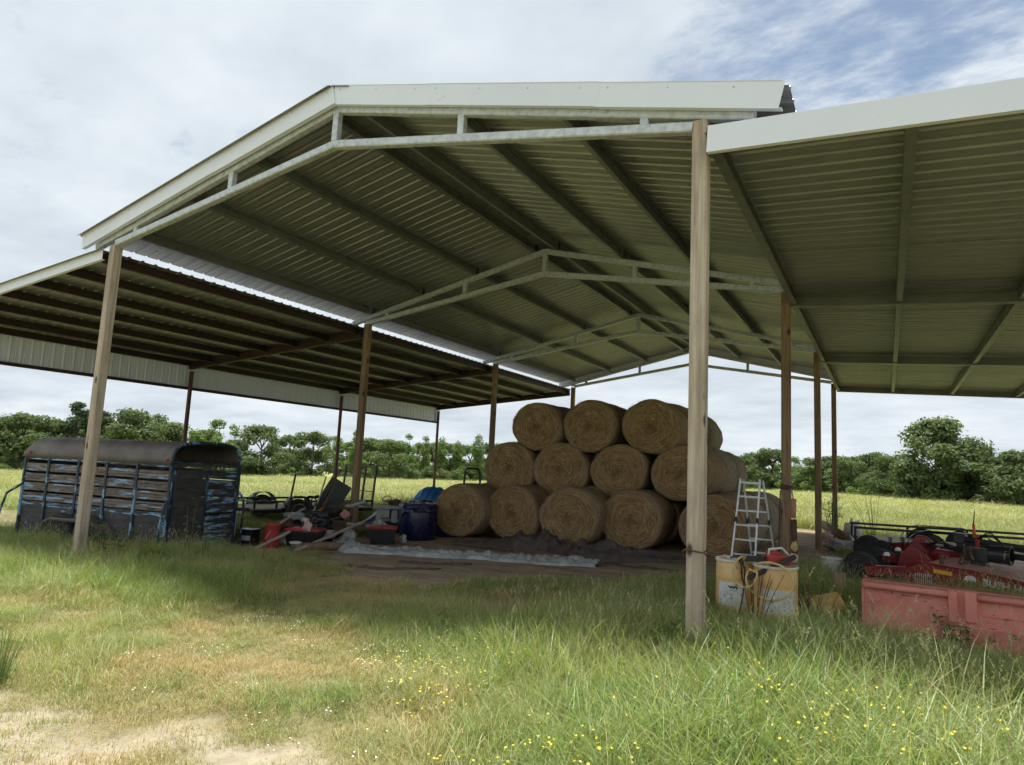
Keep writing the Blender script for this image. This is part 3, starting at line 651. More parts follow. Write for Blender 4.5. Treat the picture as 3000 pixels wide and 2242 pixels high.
def tree_meshes(kind, seed):
    rg = random.Random(seed); lobes = []; tb = MB()
    if kind == 'pine':
        H = 10.; 
        for q in range(22):
            t_ = rg.uniform(.35, 1.0); z = H*t_; rad = 2.3*(1.15-t_)**.6*rg.uniform(.5, 1.1); a = rg.uniform(0, 6.28)
            lobes.append(((math.cos(a)*rad, math.sin(a)*rad, z), rg.uniform(.6, 1.05)))
        lobes.append(((0,0,H*.98), .7)); leafm, per, size, flat = MAT['l_pine'], 230, .30, .55
    elif kind == 'slim':
        H = 10.
        for q in range(26):
            t_ = rg.uniform(.06, .97); z = H*t_; rad = 1.35*math.sin(math.pi*min(.97, t_*.75+.2))*rg.uniform(.2, 1); a = rg.uniform(0, 6.28)
            lobes.append(((math.cos(a)*rad, math.sin(a)*rad, z), rg.uniform(.6, .95)))
        leafm, per, size, flat = MAT['l_light'], 190, .30, 1.05
    elif kind == 'shrub':
        H = 10.
        for q in range(14):
            a = rg.uniform(0, 6.28); rad = rg.uniform(0, 4.2); z = rg.uniform(1, 8.2)*(1-rad/9)
            lobes.append(((math.cos(a)*rad, math.sin(a)*rad, z), rg.uniform(1.5, 2.6)))
        leafm, per, size, flat = MAT['l_light'] if seed % 2 else MAT['l_oak'], 60, .62, .8
    else:
        H = 10.; airy = kind == 'airy'; big = kind == 'bigoak'
        for q in range((34 if not airy else 26) if not big else 46):
            t_ = rg.uniform(.08 if not airy else .22, 1.0); prof = math.sin(math.pi*(.12+.80*t_))**.55*(1.0 if t_ < .7 else (1.32-t_)/.62)
            rad = (4.3 if not big else 4.1)*prof*math.sqrt(rg.uniform(.1, 1))
            a = rg.uniform(0, 6.28); r_ = rg.uniform(.95, 1.75) if not airy else rg.uniform(.7, 1.2)
            lobes.append(((math.cos(a)*rad, math.sin(a)*rad, min(H-.6*r_, H*t_)), r_))
        lobes.append(((rg.uniform(-.6,.6), 0, H-.9), 1.15))
        leafm, per, size, flat = (MAT['l_light'] if airy else MAT['l_oak']), (125 if not airy else 120), (.42 if not airy else .38), .78
    vs, fs = leafy(rg, lobes, per, size, flat)
    cm = bpy.data.meshes.new('crown'); cm.from_pydata(vs, [], fs); cm.materials.append(leafm); set_bv(cm, rg)
    zt_ = 8.6 if kind in ('pine', 'slim') else 6.2
    tr = .26 if kind not in ('slim', 'shrub') else .12
    tb.tube([(0,0,-.6),(.05,.03,zt_*.3),(-.06,.08,zt_*.62),(.04,0,zt_)], [tr*1.25,tr,tr*.75,tr*.25], 8)
    for (c, r) in lobes[::2]:
        c = Vector(c); z0 = max(1.0, min(zt_*.95, c.z*.62)); mid_ = Vector((c.x*.45, c.y*.45, z0+(c.z-z0)*.35))
        tb.tube([(0,0,z0), mid_, c], [tr*.42, tr*.28, tr*.08], 5)
    tm = tb.mesh('trunk', True); tm.materials.append(MAT['bark'])
    return cm, tm
TREES = {'oak': [tree_meshes('oak', s) for s in (1,2,3,4)], 'pine': [tree_meshes('pine', s) for s in (5,6)], 'airy': [tree_meshes('airy', s) for s in (7,8)],
         'slim': [tree_meshes('slim', s) for s in (9,10,12)], 'bigoak': [tree_meshes('bigoak', 14)], 'shrub': [tree_meshes('shrub', s) for s in (15,16,18)]}
TLAB = {'oak': ('rounded dark green oak', 'oaks at the field edge'), 'pine': ('tall ragged dark pine', 'pines at the field edge'), 'airy': ('open crowned pale green tree', 'open crowned trees at the field edge'),
        'slim': ('slender bright green young tree', 'slender young trees at the field edge'), 'bigoak': ('tallest broad oak standing out above the treeline', None), 'shrub': ('low bushy undergrowth shrub', 'undergrowth along the treeline')}
def zone(x, y):
    a = math.degrees(math.atan2(x-CAM.x, y-CAM.y))
    for lim, z_ in ((-56, 'beyond the nose of the stock trailer'), (-51, 'beyond the rear of the stock trailer'), (-44, 'beyond the ramp gate trailer'), (-37, 'beyond the navy tarp heap'), (-28, 'beyond the first hay bales'),
                    (-12, 'behind the hay bale stack'), (-5.5, 'beyond the aluminium ladder'), (-1.5, 'beyond the two far posts'), (3, 'beyond the left end of the flatbed trailer'.replace('left end','tail')), (9, 'beyond the wheels of the flatbed trailer')):
        if a < lim: return z_
    return 'beyond the drawbar of the flatbed trailer'
def tree(kind, x, y, topz, wf=1.0, rank=''):
    cm, tm = rnd.choice(TREES[kind]); zb = tz(x, y); h = topz-zb; s = h/10.2
    o = thing({'pine':'pine_tree','shrub':'shrub'}.get(kind, 'oak_tree' if kind in ('oak','bigoak') else 'broadleaf_tree'), TLAB[kind][0]+rank+' '+zone(x, y), 'shrub' if kind == 'shrub' else 'tree', (x, y, zb), rnd.uniform(0, 6.28), TLAB[kind][1])
    o.scale = (s*wf, s*wf, s)
    put('crown', cm, o); put('trunk', tm, o)
TL = [('oak',-107.5,39.3,4.8),('oak',-105.5,44.0,5.6),('oak',-109.3,49.8,5.0),('pine',-106.3,51.2,7.9),('pine',-108.2,56.1,7.0),('oak',-98.7,56.5,7.1),('oak',-102.6,63.3,5.7),('airy',-100.2,71.9,7.1),('oak',-119.9,82.2,4.4),('oak',-91.1,73.5,6.2),('oak',-86.9,81.1,5.8),('oak',-138.2,123.0,3.2),('airy',-95.1,95.5,5.8),('slim',-85.6,90.7,6.5),('oak',-96.4,107.8,6.0),('oak',-79.4,93.3,5.3),('slim',-79.2,98.6,6.5),('slim',-81.5,106.9,6.5),('slim',-76.5,105.5,7.2),('slim',-76.1,110.7,6.7),('slim',-72.3,113.1,8.5),('slim',-71.3,119.5,6.8),('oak',-69.8,126.1,7.2),('oak',-64.3,128.9,7.0),('oak',-53.1,133.8,7.0),('oak',-41.9,137.7,7.0),('oak',-28.6,130.8,6.4),('oak',-22.6,126.9,5.4),('oak',-18.9,124.5,6.0),('oak',-16.4,122.8,6.7),('airy',-12.9,121.3,5.5),('oak',-8.7,113.6,5.0),('oak',-5.8,109.8,5.3),('oak',-3.0,102.0,5.2),('oak',-.5,98.0,5.6),('oak',1.9,92.1,5.0),('bigoak',6.5,85.9,9.3),('oak',9.4,88.7,6.7),('slim',11.0,89.6,5.8),('oak',12.3,85.4,5.1),('oak',13.3,81.3,5.5),('oak',15.3,78.9,5.2),('oak',18.1,80.5,5.2),('oak',24,82,6)]
for k, x, y, z in TL: tree(k, x, y, z, rnd.uniform(1.15, 1.5) if k == 'oak' else 1.15)
# second, deeper rank so the wood closes behind the first one
for i in range(len(TL)-1):
    k, x, y, z = TL[i]; k2, x2, y2, z2 = TL[i+1]
    if k == 'bigoak' or 10 <= i <= 11: continue
    xm, ym = (x+x2)/2*1.13, (y+y2)/2*1.13+2
    tree('oak', xm+rnd.uniform(-2,2), ym+rnd.uniform(-2,2), min(z, z2)*.92+rnd.uniform(-.6,.3), 1.3, ' behind the front trees')
for i in range(len(TL)-1):
    k, x, y, z = TL[i]; k2, x2, y2, z2 = TL[i+1]
    if 10 <= i <= 11: continue
    for q in range(2):
        u_ = rnd.random(); xm, ym = x+(x2-x)*u_, y+(y2-y)*u_; sc = .975
        tree('shrub', xm*sc+rnd.uniform(-1,1), ym*sc+rnd.uniform(-1,1), tz(xm*sc, ym*sc)+rnd.uniform(1.8, 4.4), 1.2)

# ------------------------------------------------------------------ wheels
def wheel(parent, c, r, w, rim_r, axis='y', rim='chrome', holes=8, name='wheel', bolts=0):
    c = Vector(c); A = Matrix.Rotation(R(90), 3, 'X') if axis == 'y' else Matrix.Rotation(R(90), 3, 'Y')
    if isinstance(axis, float): A = Matrix.Rotation(axis, 3, 'Z') @ Matrix.Rotation(R(90), 3, 'X')
    A4 = Matrix.Translation(c) @ A.to_4x4()
    mb = MB(); h = w/2
    mb.lathe([(rim_r,-h*.8),(rim_r+.02,-h),(r*.90,-h),(r*.97,-h*.72),(r,-h*.4),(r,h*.4),(r*.97,h*.72),(r*.90,h),(rim_r+.02,h),(rim_r,h*.8)], 32, A4)
    ty = mb.build('wheel' if name == 'wheel' else name, MAT['rubber'], parent, True); sharp(ty, 40)
    mb = MB(); mb.lathe([(.001,-h*.45),(rim_r*.35,-h*.45),(rim_r*.45,-h*.15),(rim_r*.85,-h*.2),(rim_r*.95,-h*.86),(rim_r+.004,-h*.86),(rim_r+.004,h*.86),(rim_r*.95,h*.86),(rim_r*.85,h*.2),(rim_r*.45,h*.15),(rim_r*.35,h*.45),(.001,h*.45)], 24, A4)
    sharp(mb.build('rim', MAT[rim], ty, True), 30)
    mb = MB()
    for k in range(holes):
        t_ = 2*math.pi*k/holes
        for sg in (-1, 1):
            mb.lathe([(.001, sg*h*.22),(rim_r*.15, sg*h*.22),(rim_r*.15, sg*h*.34),(.001, sg*h*.34)], 8, A4 @ Matrix.Translation((math.cos(t_)*rim_r*.64, math.sin(t_)*rim_r*.64, 0)))
    mb.build('lug', MAT['black'] if not bolts else MAT['alu'], ty)
    return ty

# ------------------------------------------------------------------ stock trailer
tx, ty_ = -9.1, 1.29; tg = tz(-10.6, 1.6)-.02
st = thing('livestock_trailer', 'old livestock trailer with rounded roof and peeling light blue paint on slatted sides', 'trailer', (tx, ty_, tg), .172)
TLn, TW, TZ0, TZ1 = 3.50, 1.58, .18, 1.55
def on(mb, n, m, p=st, s=False): return mb.build(n, MAT[m], p, s)
mb = MB()      # floor pan and chassis
mb.box((-TLn/2, TW/2, TZ0-.03), (TLn, TW, .05)); mb.beam((0,.12,TZ0-.10),(-TLn,.12,TZ0-.10),.06,.10); mb.beam((0,TW-.12,TZ0-.10),(-TLn,TW-.12,TZ0-.10),.06,.10)
on(mb, 'chassis', 't_frame')
mb = MB()      # roof: barrel arch with rounded nose, edge lip
na, nl = 14, 18; rise = .40
def arch(u_, v_):
    x = -TLn*1.02*u_; a = math.pi*v_; k = 1.0
    if u_ > .92: q = (u_-.92)/.08; k = math.sqrt(max(0, 1-q*q*.75))
    c = math.cos(a); s_ = math.sin(a); ex = .55
    yy = TW/2-(TW/2+.02)*math.copysign(abs(c)**ex, c)
    zz_ = TZ1-.02+rise*(abs(s_)**.62)*(k if k < 1 else 1)+.006*math.sin(u_*40)
    return (x, yy, zz_)
mb.grid(60, na*2, arch); r_ = on(mb, 'roof', 't_roof', s=True); sm = r_.modifiers.new('thick', 'SOLIDIFY'); sm.thickness = .012
mb = MB()      # rear roof bow
mb.tube([arch(0, v_/24) for v_ in range(25)], .028, 8); mb.tube([(0,.0,TZ1),(0,.0,TZ0)], .030, 8); mb.tube([(0,TW,TZ1),(0,TW,TZ0)], .030, 8)
on(mb, 'rear_frame', 't_frame', s=True)
mb = MB()      # inner header of the rear opening (a short curtain board)
mb.beam((-.03,.03,TZ1-.02),(-.03,TW-.03,TZ1-.02),.03,.05); on(mb, 'rear_header', 't_dark')
mb = MB()      # rounded nose wall
def nose(u_, v_):
    a = math.pi*u_; c = math.cos(a); s_ = math.sin(a)
    return (-TLn*.985-.16*abs(s_)**.5, TW/2-TW/2*math.copysign(abs(c)**.4, c), TZ0+(TZ1-TZ0+.05)*v_)
mb.grid(16, 6, nose); on(mb, 'nose_panel', 't_roof', s=True)
ups = [0.0, -.74, -1.44, -2.12, -2.86, -TLn+.03]
for side, y, o_ in ((0, 0.0, -1), (1, TW, 1)):
    mb = MB(); mb.box((-TLn/2, y, (TZ0+.66)/2), (TLn-.02, .012, .66-TZ0)); 
    mb.beam((-.02,y+o_*.008,.38),(-TLn+.02,y+o_*.008,.38),.02,.018); mb.beam((-.02,y+o_*.008,.56),(-TLn+.02,y+o_*.008,.56),.02,.018)
    on(mb, 'lower_panel', 't_dark')
    mb = MB(); mb.box((-TLn/2, y, .695), (TLn-.02, .03, .075)); on(mb, 'belt_rail', 't_blue')
    for q, zc in enumerate((.82, 1.00, 1.17, 1.355)):       # slats rolled with three grooves
        mb = MB(); hh = .142 if side == 0 else .172
        for b3 in range(3): mb.box((-TLn/2, y+o_*.004, zc-hh/3+b3*hh/3), (TLn-.03, .040 if b3 % 2 else .034, hh/3-.013))
        mb.box((-TLn/2, y, zc), (TLn-.03, .012, hh)); sl = on(mb, 'slat', 't_slat' if q not in (3,) else 't_slat')
    mb = MB(); mb.beam((0,y,TZ1-.02),(-TLn,y,TZ1-.02),.03,.075); on(mb, 'top_rail', 't_blue')
    for x in ups:
        mb = MB(); mb.beam((x, y+o_*.028, TZ0-.05), (x, y+o_*.028, TZ1-.03), .045, .03, up=(0,1,0)); on(mb, 'upright', 't_frame')
    # tandem mudguard
    mb = MB(); fx0, fx1 = -2.62, -1.15; pts = [(fx0,.20),(fx0+.02,.34),(fx0+.12,.46),(fx0+.30,.52),(fx1-.30,.52),(fx1-.12,.46),(fx1-.02,.34),(fx1,.20)]
    for (xa, za), (xb, zb) in zip(pts[:-1], pts[1:]):
        yo = y+o_*.02; yw = y+o_*.26
        mb.add([(xa,yo,za),(xb,yo,zb),(xb,yw,zb-.01),(xa,yw,za-.01),(xa,yo,za-.02),(xb,yo,zb-.02),(xb,yw,zb-.05),(xa,yw,za-.05)], [(0,1,2,3),(3,2,6,7),(4,7,6,5)])
    mb.tube([(px, y+o_*.26, pz-.02) for px, pz in pts], .016, 6); sharp(on(mb, 'mudguard', 't_roof'), 40)
    for x in (-1.55, -2.22): wheel(st, (x, y+o_*.14, .29), .31, .17, .19, 'y', 'brown_rust', 5)
for y0, y1, op_ in ((.05, TW/2-.01, 0), (TW/2+.01, TW-.05, 1)):      # rear gate halves
    g = on(MB().beam((.012, y0, TZ0+.02), (.012, y0, TZ1-.10), .035, .035, up=(1,0,0)).beam((.012, y1, TZ0+.02), (.012, y1, TZ1-.10), .035, .035, up=(1,0,0)), 'gate', 't_frame')
    zs = [1.40, 1.24, 1.08, .92, .76, .62]
    for zc in zs:
        hh = .15 if not op_ else .098
        mb = MB(); mb.box((.012, (y0+y1)/2, zc-.02), (.02, y1-y0, hh)); mb.box((.024, (y0+y1)/2, zc+.01), (.008, y1-y0, .014)); mb.build('slat', MAT['t_blue'] if op_ else MAT['t_dark'], g)
    mb = MB(); mb.box((.012, (y0+y1)/2, .36), (.018, y1-y0, .34)); mb.box((.026, (y0+y1)/2, .30), (.02, y1-y0, .02)); mb.box((.026, (y0+y1)/2, .46), (.02, y1-y0, .02)); mb.build('panel', MAT['t_blue'] if op_ else MAT['t_dark'], g)
mb = MB(); mb.box((.05, TW/2, .14), (.06, TW, .10)); on(mb, 'bumper', 't_blue')
for pts in ([(.03,-.03,.98),(.05,-.13,.86),(.03,-.16,.6),(.0,-.16,.12)], [(.03,TW+.03,1.05),(.05,TW+.15,.92),(.03,TW+.20,.7),(.02,TW+.18,.12)], [(-TLn+.05,-.03,1.05),(-TLn-.16,-.16,.86),(-TLn-.22,-.2,.55),(-TLn-.30,-.2,.12)]):
    mb = MB(); mb.tube(pts, .022, 8); on(mb, 'guard_hoop', 't_frame', s=True)
for x in (-.10, -TLn+.12):
    mb = MB(); mb.lathe([(.001,0),(.022,0),(.026,.012),(.018,.03),(.001,.034)], 12, Matrix.Translation((x, -.022, TZ1+.06)) @ Matrix.Rotation(R(90), 4, 'X')); on(mb, 'marker_lamp', 'redtool', s=True)
mb = MB(); mb.beam((-TLn,.3,.12),(-TLn-1.0,TW/2,.12),.07,.08); mb.beam((-TLn,TW-.3,.12),(-TLn-1.0,TW/2,.12),.07,.08); mb.tube([(-TLn-.95,TW/2,.12),(-TLn-1.15,TW/2,.15)], .045, 8)
mb.tube([(-TLn-.8,TW/2,-.02),(-TLn-.8,TW/2,.5)], .03, 8); on(mb, 'drawbar', 't_frame')

# ------------------------------------------------------------------ left utility trailer with ramp gate
ux0, uy0 = -12.45, 5.9; ux1, uy1 = -11.71, 9.53
ud = Vector((ux1-ux0, uy1-uy0, 0)); UL = ud.length; urz = math.atan2(ud.y, ud.x)
ug = tz(-12.5, 8)
ut = thing('utility_trailer', 'low black utility trailer with upright mesh ramp parked past the junk pile', 'trailer', (ux0, uy0, ug), urz)
UW = 1.5
mb = MB(); mb.beam((0,0,.34),(UL,0,.34),.06,.09); mb.beam((0,UW,.34),(UL,UW,.34),.06,.09)
for k in range(6): mb.beam((UL*k/5,0,.33),(UL*k/5,UW,.33),.05,.06)
mb.build('chassis', MAT['black'], ut)
for k in range(9):
    mb = MB(); yy = .06+k*(UW-.12)/8; mb.box((UL/2, yy, .40), (UL-.05, (UW-.12)/8-.012, .035)); mb.build('deck_plank', MAT['deckwood'], ut)
for y in (0, UW):
    mb = MB(); mb.beam((0,y,.58),(UL,y,.58),.05,.05)
    for k in range(7): mb.beam((.02+(UL-.04)*k/6,y,.40),(.02+(UL-.04)*k/6,y,.57),.045,.045,up=(0,1,0))
    mb.build('side_rail', MAT['black'], ut)
mb = MB(); mb.beam((0,0,.58),(0,UW,.58),.05,.05); mb.build('front_rail', MAT['black'], ut)
for y, o_ in ((0,-1),(UW,1)):
    xw = 1.15
    wheel(ut, (xw, y+o_*.16, .32), .34, .19, .215, 'y', 'alu', 8)
    mb = MB()
    for k in range(10):
        a0, a1 = R(8+164*k/10), R(8+164*(k+1)/10); ra = .41
        P = lambda a, yy: (xw+math.cos(a)*ra, yy, .34+math.sin(a)*ra*.98)
        mb.add([P(a0,y+o_*.04),P(a1,y+o_*.04),P(a1,y+o_*.28),P(a0,y+o_*.28)], [(0,1,2,3)])
    mo = mb.build('mudguard', MAT['black'], ut, True); mo.modifiers.new('thick','SOLIDIFY').thickness = .012
mb = MB(); H0, H1 = .44, 1.58
for y in (0, .5, 1.0, UW): mb.beam((UL-.02,y,H0),(UL+.06,y,H1),.045,.045,up=(0,1,0))
for z in (H0, .84, 1.24, H1): 
    xx = UL-.02+.08*(z-H0)/(H1-H0); mb.beam((xx,0,z),(xx,UW,z),.04,.045 if z in (H0,H1) else .025)
rg_ = mb.build('ramp_gate', MAT['black'], ut)
mb = MB()
for k in range(30): z = H0+.04+k*(H1-H0-.08)/29; xx = UL-.02+.08*(z-H0)/(H1-H0); mb.beam((xx,0,z),(xx,UW,z),.004,.004)
for k in range(36): y = .02+k*(UW-.04)/35; mb.beam((UL-.02,y,H0),(UL+.06,y,H1),.004,.004,up=(0,1,0))
mb.build('wire_mesh', MAT['brown_rust'], rg_)
mb = MB(); mb.beam((0,.2,.38),(-.95,UW/2,.38),.06,.08); mb.beam((0,UW-.2,.38),(-.95,UW/2,.38),.06,.08); mb.tube([(-.75,UW/2,0),(-.75,UW/2,.75)], .028, 8); mb.build('drawbar', MAT['black'], ut)

# ------------------------------------------------------------------ junk by the left post line
def crumple(nx, ny, fn): return MB().grid(nx, ny, fn)
def nz(x, y, z=0): return mnoise.noise(Vector((x, y, z)))
def solo(mb, name, m, label, cat, group=None, smooth=False):
    o = mb.build(name, MAT[m], None, smooth); return tag(o, label, cat, group)
def recenter(o):
    me_ = o.data; n = len(me_.vertices); co = np.empty(n*3, np.float32); me_.vertices.foreach_get('co', co); co = co.reshape(-1,3)
    c = np.array([(co[:,0].min()+co[:,0].max())/2, (co[:,1].min()+co[:,1].max())/2, co[:,2].min()]); co -= c
    me_.vertices.foreach_set('co', co.reshape(-1)); me_.update(); o.location = tuple(float(q) for q in c); return o
def tote(loc, rz, lab, L_=.62, W_=.42, H_=.36, body='blacktub', lid='redlid'):
    t_ = thing('storage_tote', lab, 'storage tote', loc, rz)
    mb = MB(); a, b_ = L_/2, W_/2; k = .86
    mb.add([(-a*k,-b_*k,0),(a*k,-b_*k,0),(a*k,b_*k,0),(-a*k,b_*k,0),(-a,-b_,H_),(a,-b_,H_),(a,b_,H_),(-a,b_,H_)], [(3,2,1,0),(0,1,5,4),(1,2,6,5),(2,3,7,6),(3,0,4,7)])
    for q in range(7):
        xx = -a*.8+q*a*1.6/6
        for sg in (-1, 1): mb.beam((xx*k, sg*(b_*k+.002), .02), (xx, sg*(b_+.002), H_-.06), .02, .012, up=(0,1,0))
    mb.box((0,0,H_-.03), (L_+.03, W_+.03, .03)); bevel(mb.build('bin', MAT[body], t_), .008)
    if lid:
        mb = MB(); mb.box((0,0,H_+.012), (L_+.05, W_+.05, .035)); mb.box((0,0,H_+.034), (L_*.84, W_*.8, .02)); bevel(mb.build('lid', MAT[lid], t_), .008)
    return t_
G = lambda x, y, dz=0: (x, y, tz(x, y)+dz)
# red tall bucket
t_ = thing('plastic_bucket', 'tall red plastic bucket with pale script and torn rim, beside the stock trailer', 'bucket', G(-8.95,3.42), .3)
mb = MB(); mb.lathe([(.12,0),(.150,.0),(.150,.10),(.143,.105),(.150,.42),(.157,.43),(.157,.445),(.143,.445),(.135,.03),(.001,.03)], 28); sharp(mb.build('shell', MAT['redsack'], t_, True), 40)
mb = MB(); mb.tube([(.15*math.cos(a), .15*math.sin(a), .445+.012*math.sin(7*a)) for a in [k*.35 for k in range(18)]], .010, 6); mb.build('torn_rim', MAT['redsack'], t_)
mb = MB(); pts = []
for k in range(40):
    u_ = k/39; a = -1.95+u_*.75; z = .17+.17*u_; pts.append((.1535*math.cos(a), .1535*math.sin(a), z+.024*math.sin(u_*32)))
mb.tube(pts, .0035, 4); mb.build('script_lettering', MAT['pinkwhite'], t_)
# dark crate
t_ = thing('battery_box', 'black battered box standing between the stock trailer and the red bucket', 'box', G(-9.45,3.30), .25)
mb = MB(); mb.box((0,0,.15), (.30,.26,.30)); bevel(mb.build('case', MAT['blacktub'], t_), .012)
mb = MB(); mb.box((0,0,.31), (.33,.29,.03)); mb.build('lid', MAT['black'], t_); mb = MB(); mb.box((0,-.134,.16), (.25,.012,.09)); mb.build('faded_label', MAT['greyplastic'], t_)
t1 = tote(G(-8.62,3.95,0), .45, 'black tote with red lid under a heap of odds and ends near the red bucket', .66, .42, .33)
t2 = tote(G(-8.02,5.55,0), .62, 'black tote with a clean red lid below the grey workbench', .62, .46, .34, 'darkgreen')
tote(G(-9.35,5.2,.0), .3, 'dark green open tub leaning behind the wooden post', .75, .5, .62, 'darkgreen', None)
# clear tub
t_ = thing('clear_tub', 'clear plastic tub with pale side in the junk pile', 'tub', G(-9.75,4.85,.18), .2)
mb = MB(); a, b_, H_ = .26, .2, .34
mb.add([(-a*.85,-b_*.85,0),(a*.85,-b_*.85,0),(a*.85,b_*.85,0),(-a*.85,b_*.85,0),(-a,-b_,H_),(a,-b_,H_),(a,b_,H_),(-a,b_,H_)], [(3,2,1,0),(0,1,5,4),(1,2,6,5),(2,3,7,6),(3,0,4,7)]); mb.box((0,0,H_), (2*a+.03, 2*b_+.03, .025))
bevel(mb.build('shell', MAT['greyplastic'], t_), .01); mb = MB(); mb.box((-.1,-.19,.18), (.08,.02,.26)); mb.build('pale_panel', MAT['whiteplastic'], t_)
mb = MB(); mb.box((0,0,-.09), (.5,.4,.18)); mb.build('crate_base', MAT['brown_rust'], t_)
# little grey pail with crust
t_ = thing('paint_pail', 'small grey pail with a crusted white rim in front of the red lidded tote', 'pail', G(-8.30,3.42), 0)
mb = MB(); mb.lathe([(.085,0),(.095,.0),(.105,.15),(.108,.15)], 20); mb.build('pail', MAT['greyplastic'], t_, True)
mb = MB(); mb.lathe([(.001,.165),(.07,.175),(.115,.165),(.122,.148),(.110,.14)], 18); mb.build('crusted_rim', MAT['whiteplastic'], t_, True)
# boards, poles and logs
def board(p0, p1, w, h, label, m='board', name='board'):
    mb = MB(); mb.beam(p0, p1, w, h, ch=.004); o = mb.build(name, MAT[m]); recenter(o); return tag(o, label, 'board')
zf = lambda x, y: tz(x, y)
board((-8.05,3.15,zf(-8.05,3.15)+.03), (-8.35,5.35,.10), .05, .045, 'long pale board lying aslant from the grass to the wooden post')
board((-8.80,2.85,zf(-8.8,2.85)+.02), (-8.72,3.85,.02), .05, .04, 'short weathered board leaning past the red bucket')
board((-9.2,5.15,.02), (-8.35,5.05,.06), .05, .04, 'grey strip of wood lying across the junk heap behind the tote')
board((-9.1,4.6,-.1), (-9.35,5.9,.45), .08, .05, 'brown plank propped up among the junk beside the wooden post', 'log')
def stick(p, r, label, m='log', name='stick', cat='stick'):
    mb = MB(); mb.tube(p, r, 8); o = mb.build(name, MAT[m], None, True); recenter(o); return tag(o, label, cat)
stick([(-8.25,3.35,zf(-8.25,3.35)+.07),(-7.95,3.9,zf(-7.95,3.9)+.085),(-7.55,4.25,zf(-7.55,4.25)+.075)], [.085,.08,.07], 'peeled log lying at the edge of the grass below the silver tarp', 'log', 'log', 'log')
stick([(-8.15,4.25,zf(-8.15,4.25)+.08),(-7.8,4.9,zf(-7.8,4.9)+.10)], [.09,.085], 'short stubby log among the junk behind the long pale board', 'log', 'log', 'log')
stick([(-10.6,5.3,zf(-10.6,5.3)),(-10.62,5.35,.3),(-10.55,5.4,1.0)], .022, 'thin dark pole standing upright beside the stock trailer', 'brown_rust', 'pole', 'pole')
stick([(-9.5,4.95,.1),(-9.42,5.1,.6),(-9.4,5.2,1.0)], .016, 'pale thin stick leaning up from the clear tub', 'board')
stick([(-9.3,4.9,.1),(-9.2,5.2,.7),(-9.12,5.3,1.16)], [.018,.012,.008], 'bare forked stick leaning taller than the others', 'log')
stick([(-9.3,5.6,.25),(-8.6,5.62,.50)], .04, 'grey pipe lying on the dark tub beside the post', 'greyplastic', 'pipe', 'pipe')
# hand truck (bent black tubing)
t_ = thing('hand_truck', 'black bent tube hand truck standing in the junk with looped handles', 'hand truck', G(-9.75,5.0), .15)
for q, yy in enumerate((-.02, .22)):
    mb = MB(); pts = [(-.02+.0*q,yy,0),(-.02,yy,.78)]+[(-.02+.16-.16*math.cos(a), yy, .78+.13*math.sin(a)) for a in [k*math.pi/8 for k in range(1, 8)]]+[(.30,yy,.78),(.30,yy,.02)]
    mb.tube(pts, .016, 8); mb.build('tube_frame', MAT['black'], t_, True)
mb = MB(); mb.beam((-.02,-.02,.12),(-.02,.22,.12),.02,.02); mb.beam((.3,-.02,.12),(.3,.22,.12),.02,.02); mb.box((.14,.1,.012), (.36,.28,.012)); mb.build('toe_plate', MAT['black'], t_)
# dark slab leaning
mb = MB(); rot = Matrix.Rotation(R(-22), 3, 'Y') @ Matrix.Rotation(R(8), 3, 'X'); mb.box((-9.75,5.7,.36), (.52,.05,1.15), Matrix.Rotation(.55, 3, 'Z') @ Matrix.Rotation(R(28), 3, 'Y'))
mb.beam((-10.13,5.46,-.2),(-9.65,5.72,.86),.06,.05)
o = bevel(mb.build('ramp_board', MAT['black']), .006); recenter(o); tag(o, 'dark ramp board leaning against the junk in front of the wheel', 'ramp')
mb = MB(); mb.grid(8, 4, lambda u_, v_: (-9.85+.42*u_, 5.15+.12*v_, .16+.16*u_+.03*math.sin(u_*6+v_*3))); mo = mb.build('fuel_can_spout', MAT['orange'], None, True); mo.modifiers.new('t','SOLIDIFY').thickness = .06; recenter(mo); mo.name = 'chainsaw_case'; tag(mo, 'orange plastic case resting on top of the clear tub', 'case')
# faded pink boot and cap shapes
def lump(c, d, seed, sq=.9):
    mb = MB(); bm_ = bmesh.new(); bmesh.ops.create_icosphere(bm_, subdivisions=4, radius=1); mb.v = [tuple(v_.co) for v_ in bm_.verts]; mb.f = [tuple(v_.index for v_ in f_.verts) for f_ in bm_.faces]; bm_.free()
    vs_ = []
    for p in mb.v:
        q = Vector(p); k = 1+.5*nz(q.x*1.5+seed, q.y*1.5, q.z*1.5)+.34*abs(nz(q.x*3.4, q.y*3.4+seed, q.z*3.4))-.16+.14*nz(q.x*8, q.y*8+seed, q.z*8); q = q*k
        vs_.append((c[0]+q.x*d[0], c[1]+q.y*d[1], c[2]+max(q.z, -sq)*d[2]))
    mb.v = vs_; return mb
for c, d, s_, m_, lab in (((-8.45,3.82,.06),(.10,.06,.12),1,'pinkwhite','faded pinkish cap hanging over the red tote lid'),((-8.72,5.15,.22),(.11,.06,.10),4,'pink','faded red plastic scoop beside the wooden post')):
    o = lump(c, d, s_).build('cap' if 'cap' in lab else 'plastic_scoop', MAT[m_], None, True); recenter(o); tag(o, lab, 'cap' if 'cap' in lab else 'scoop')
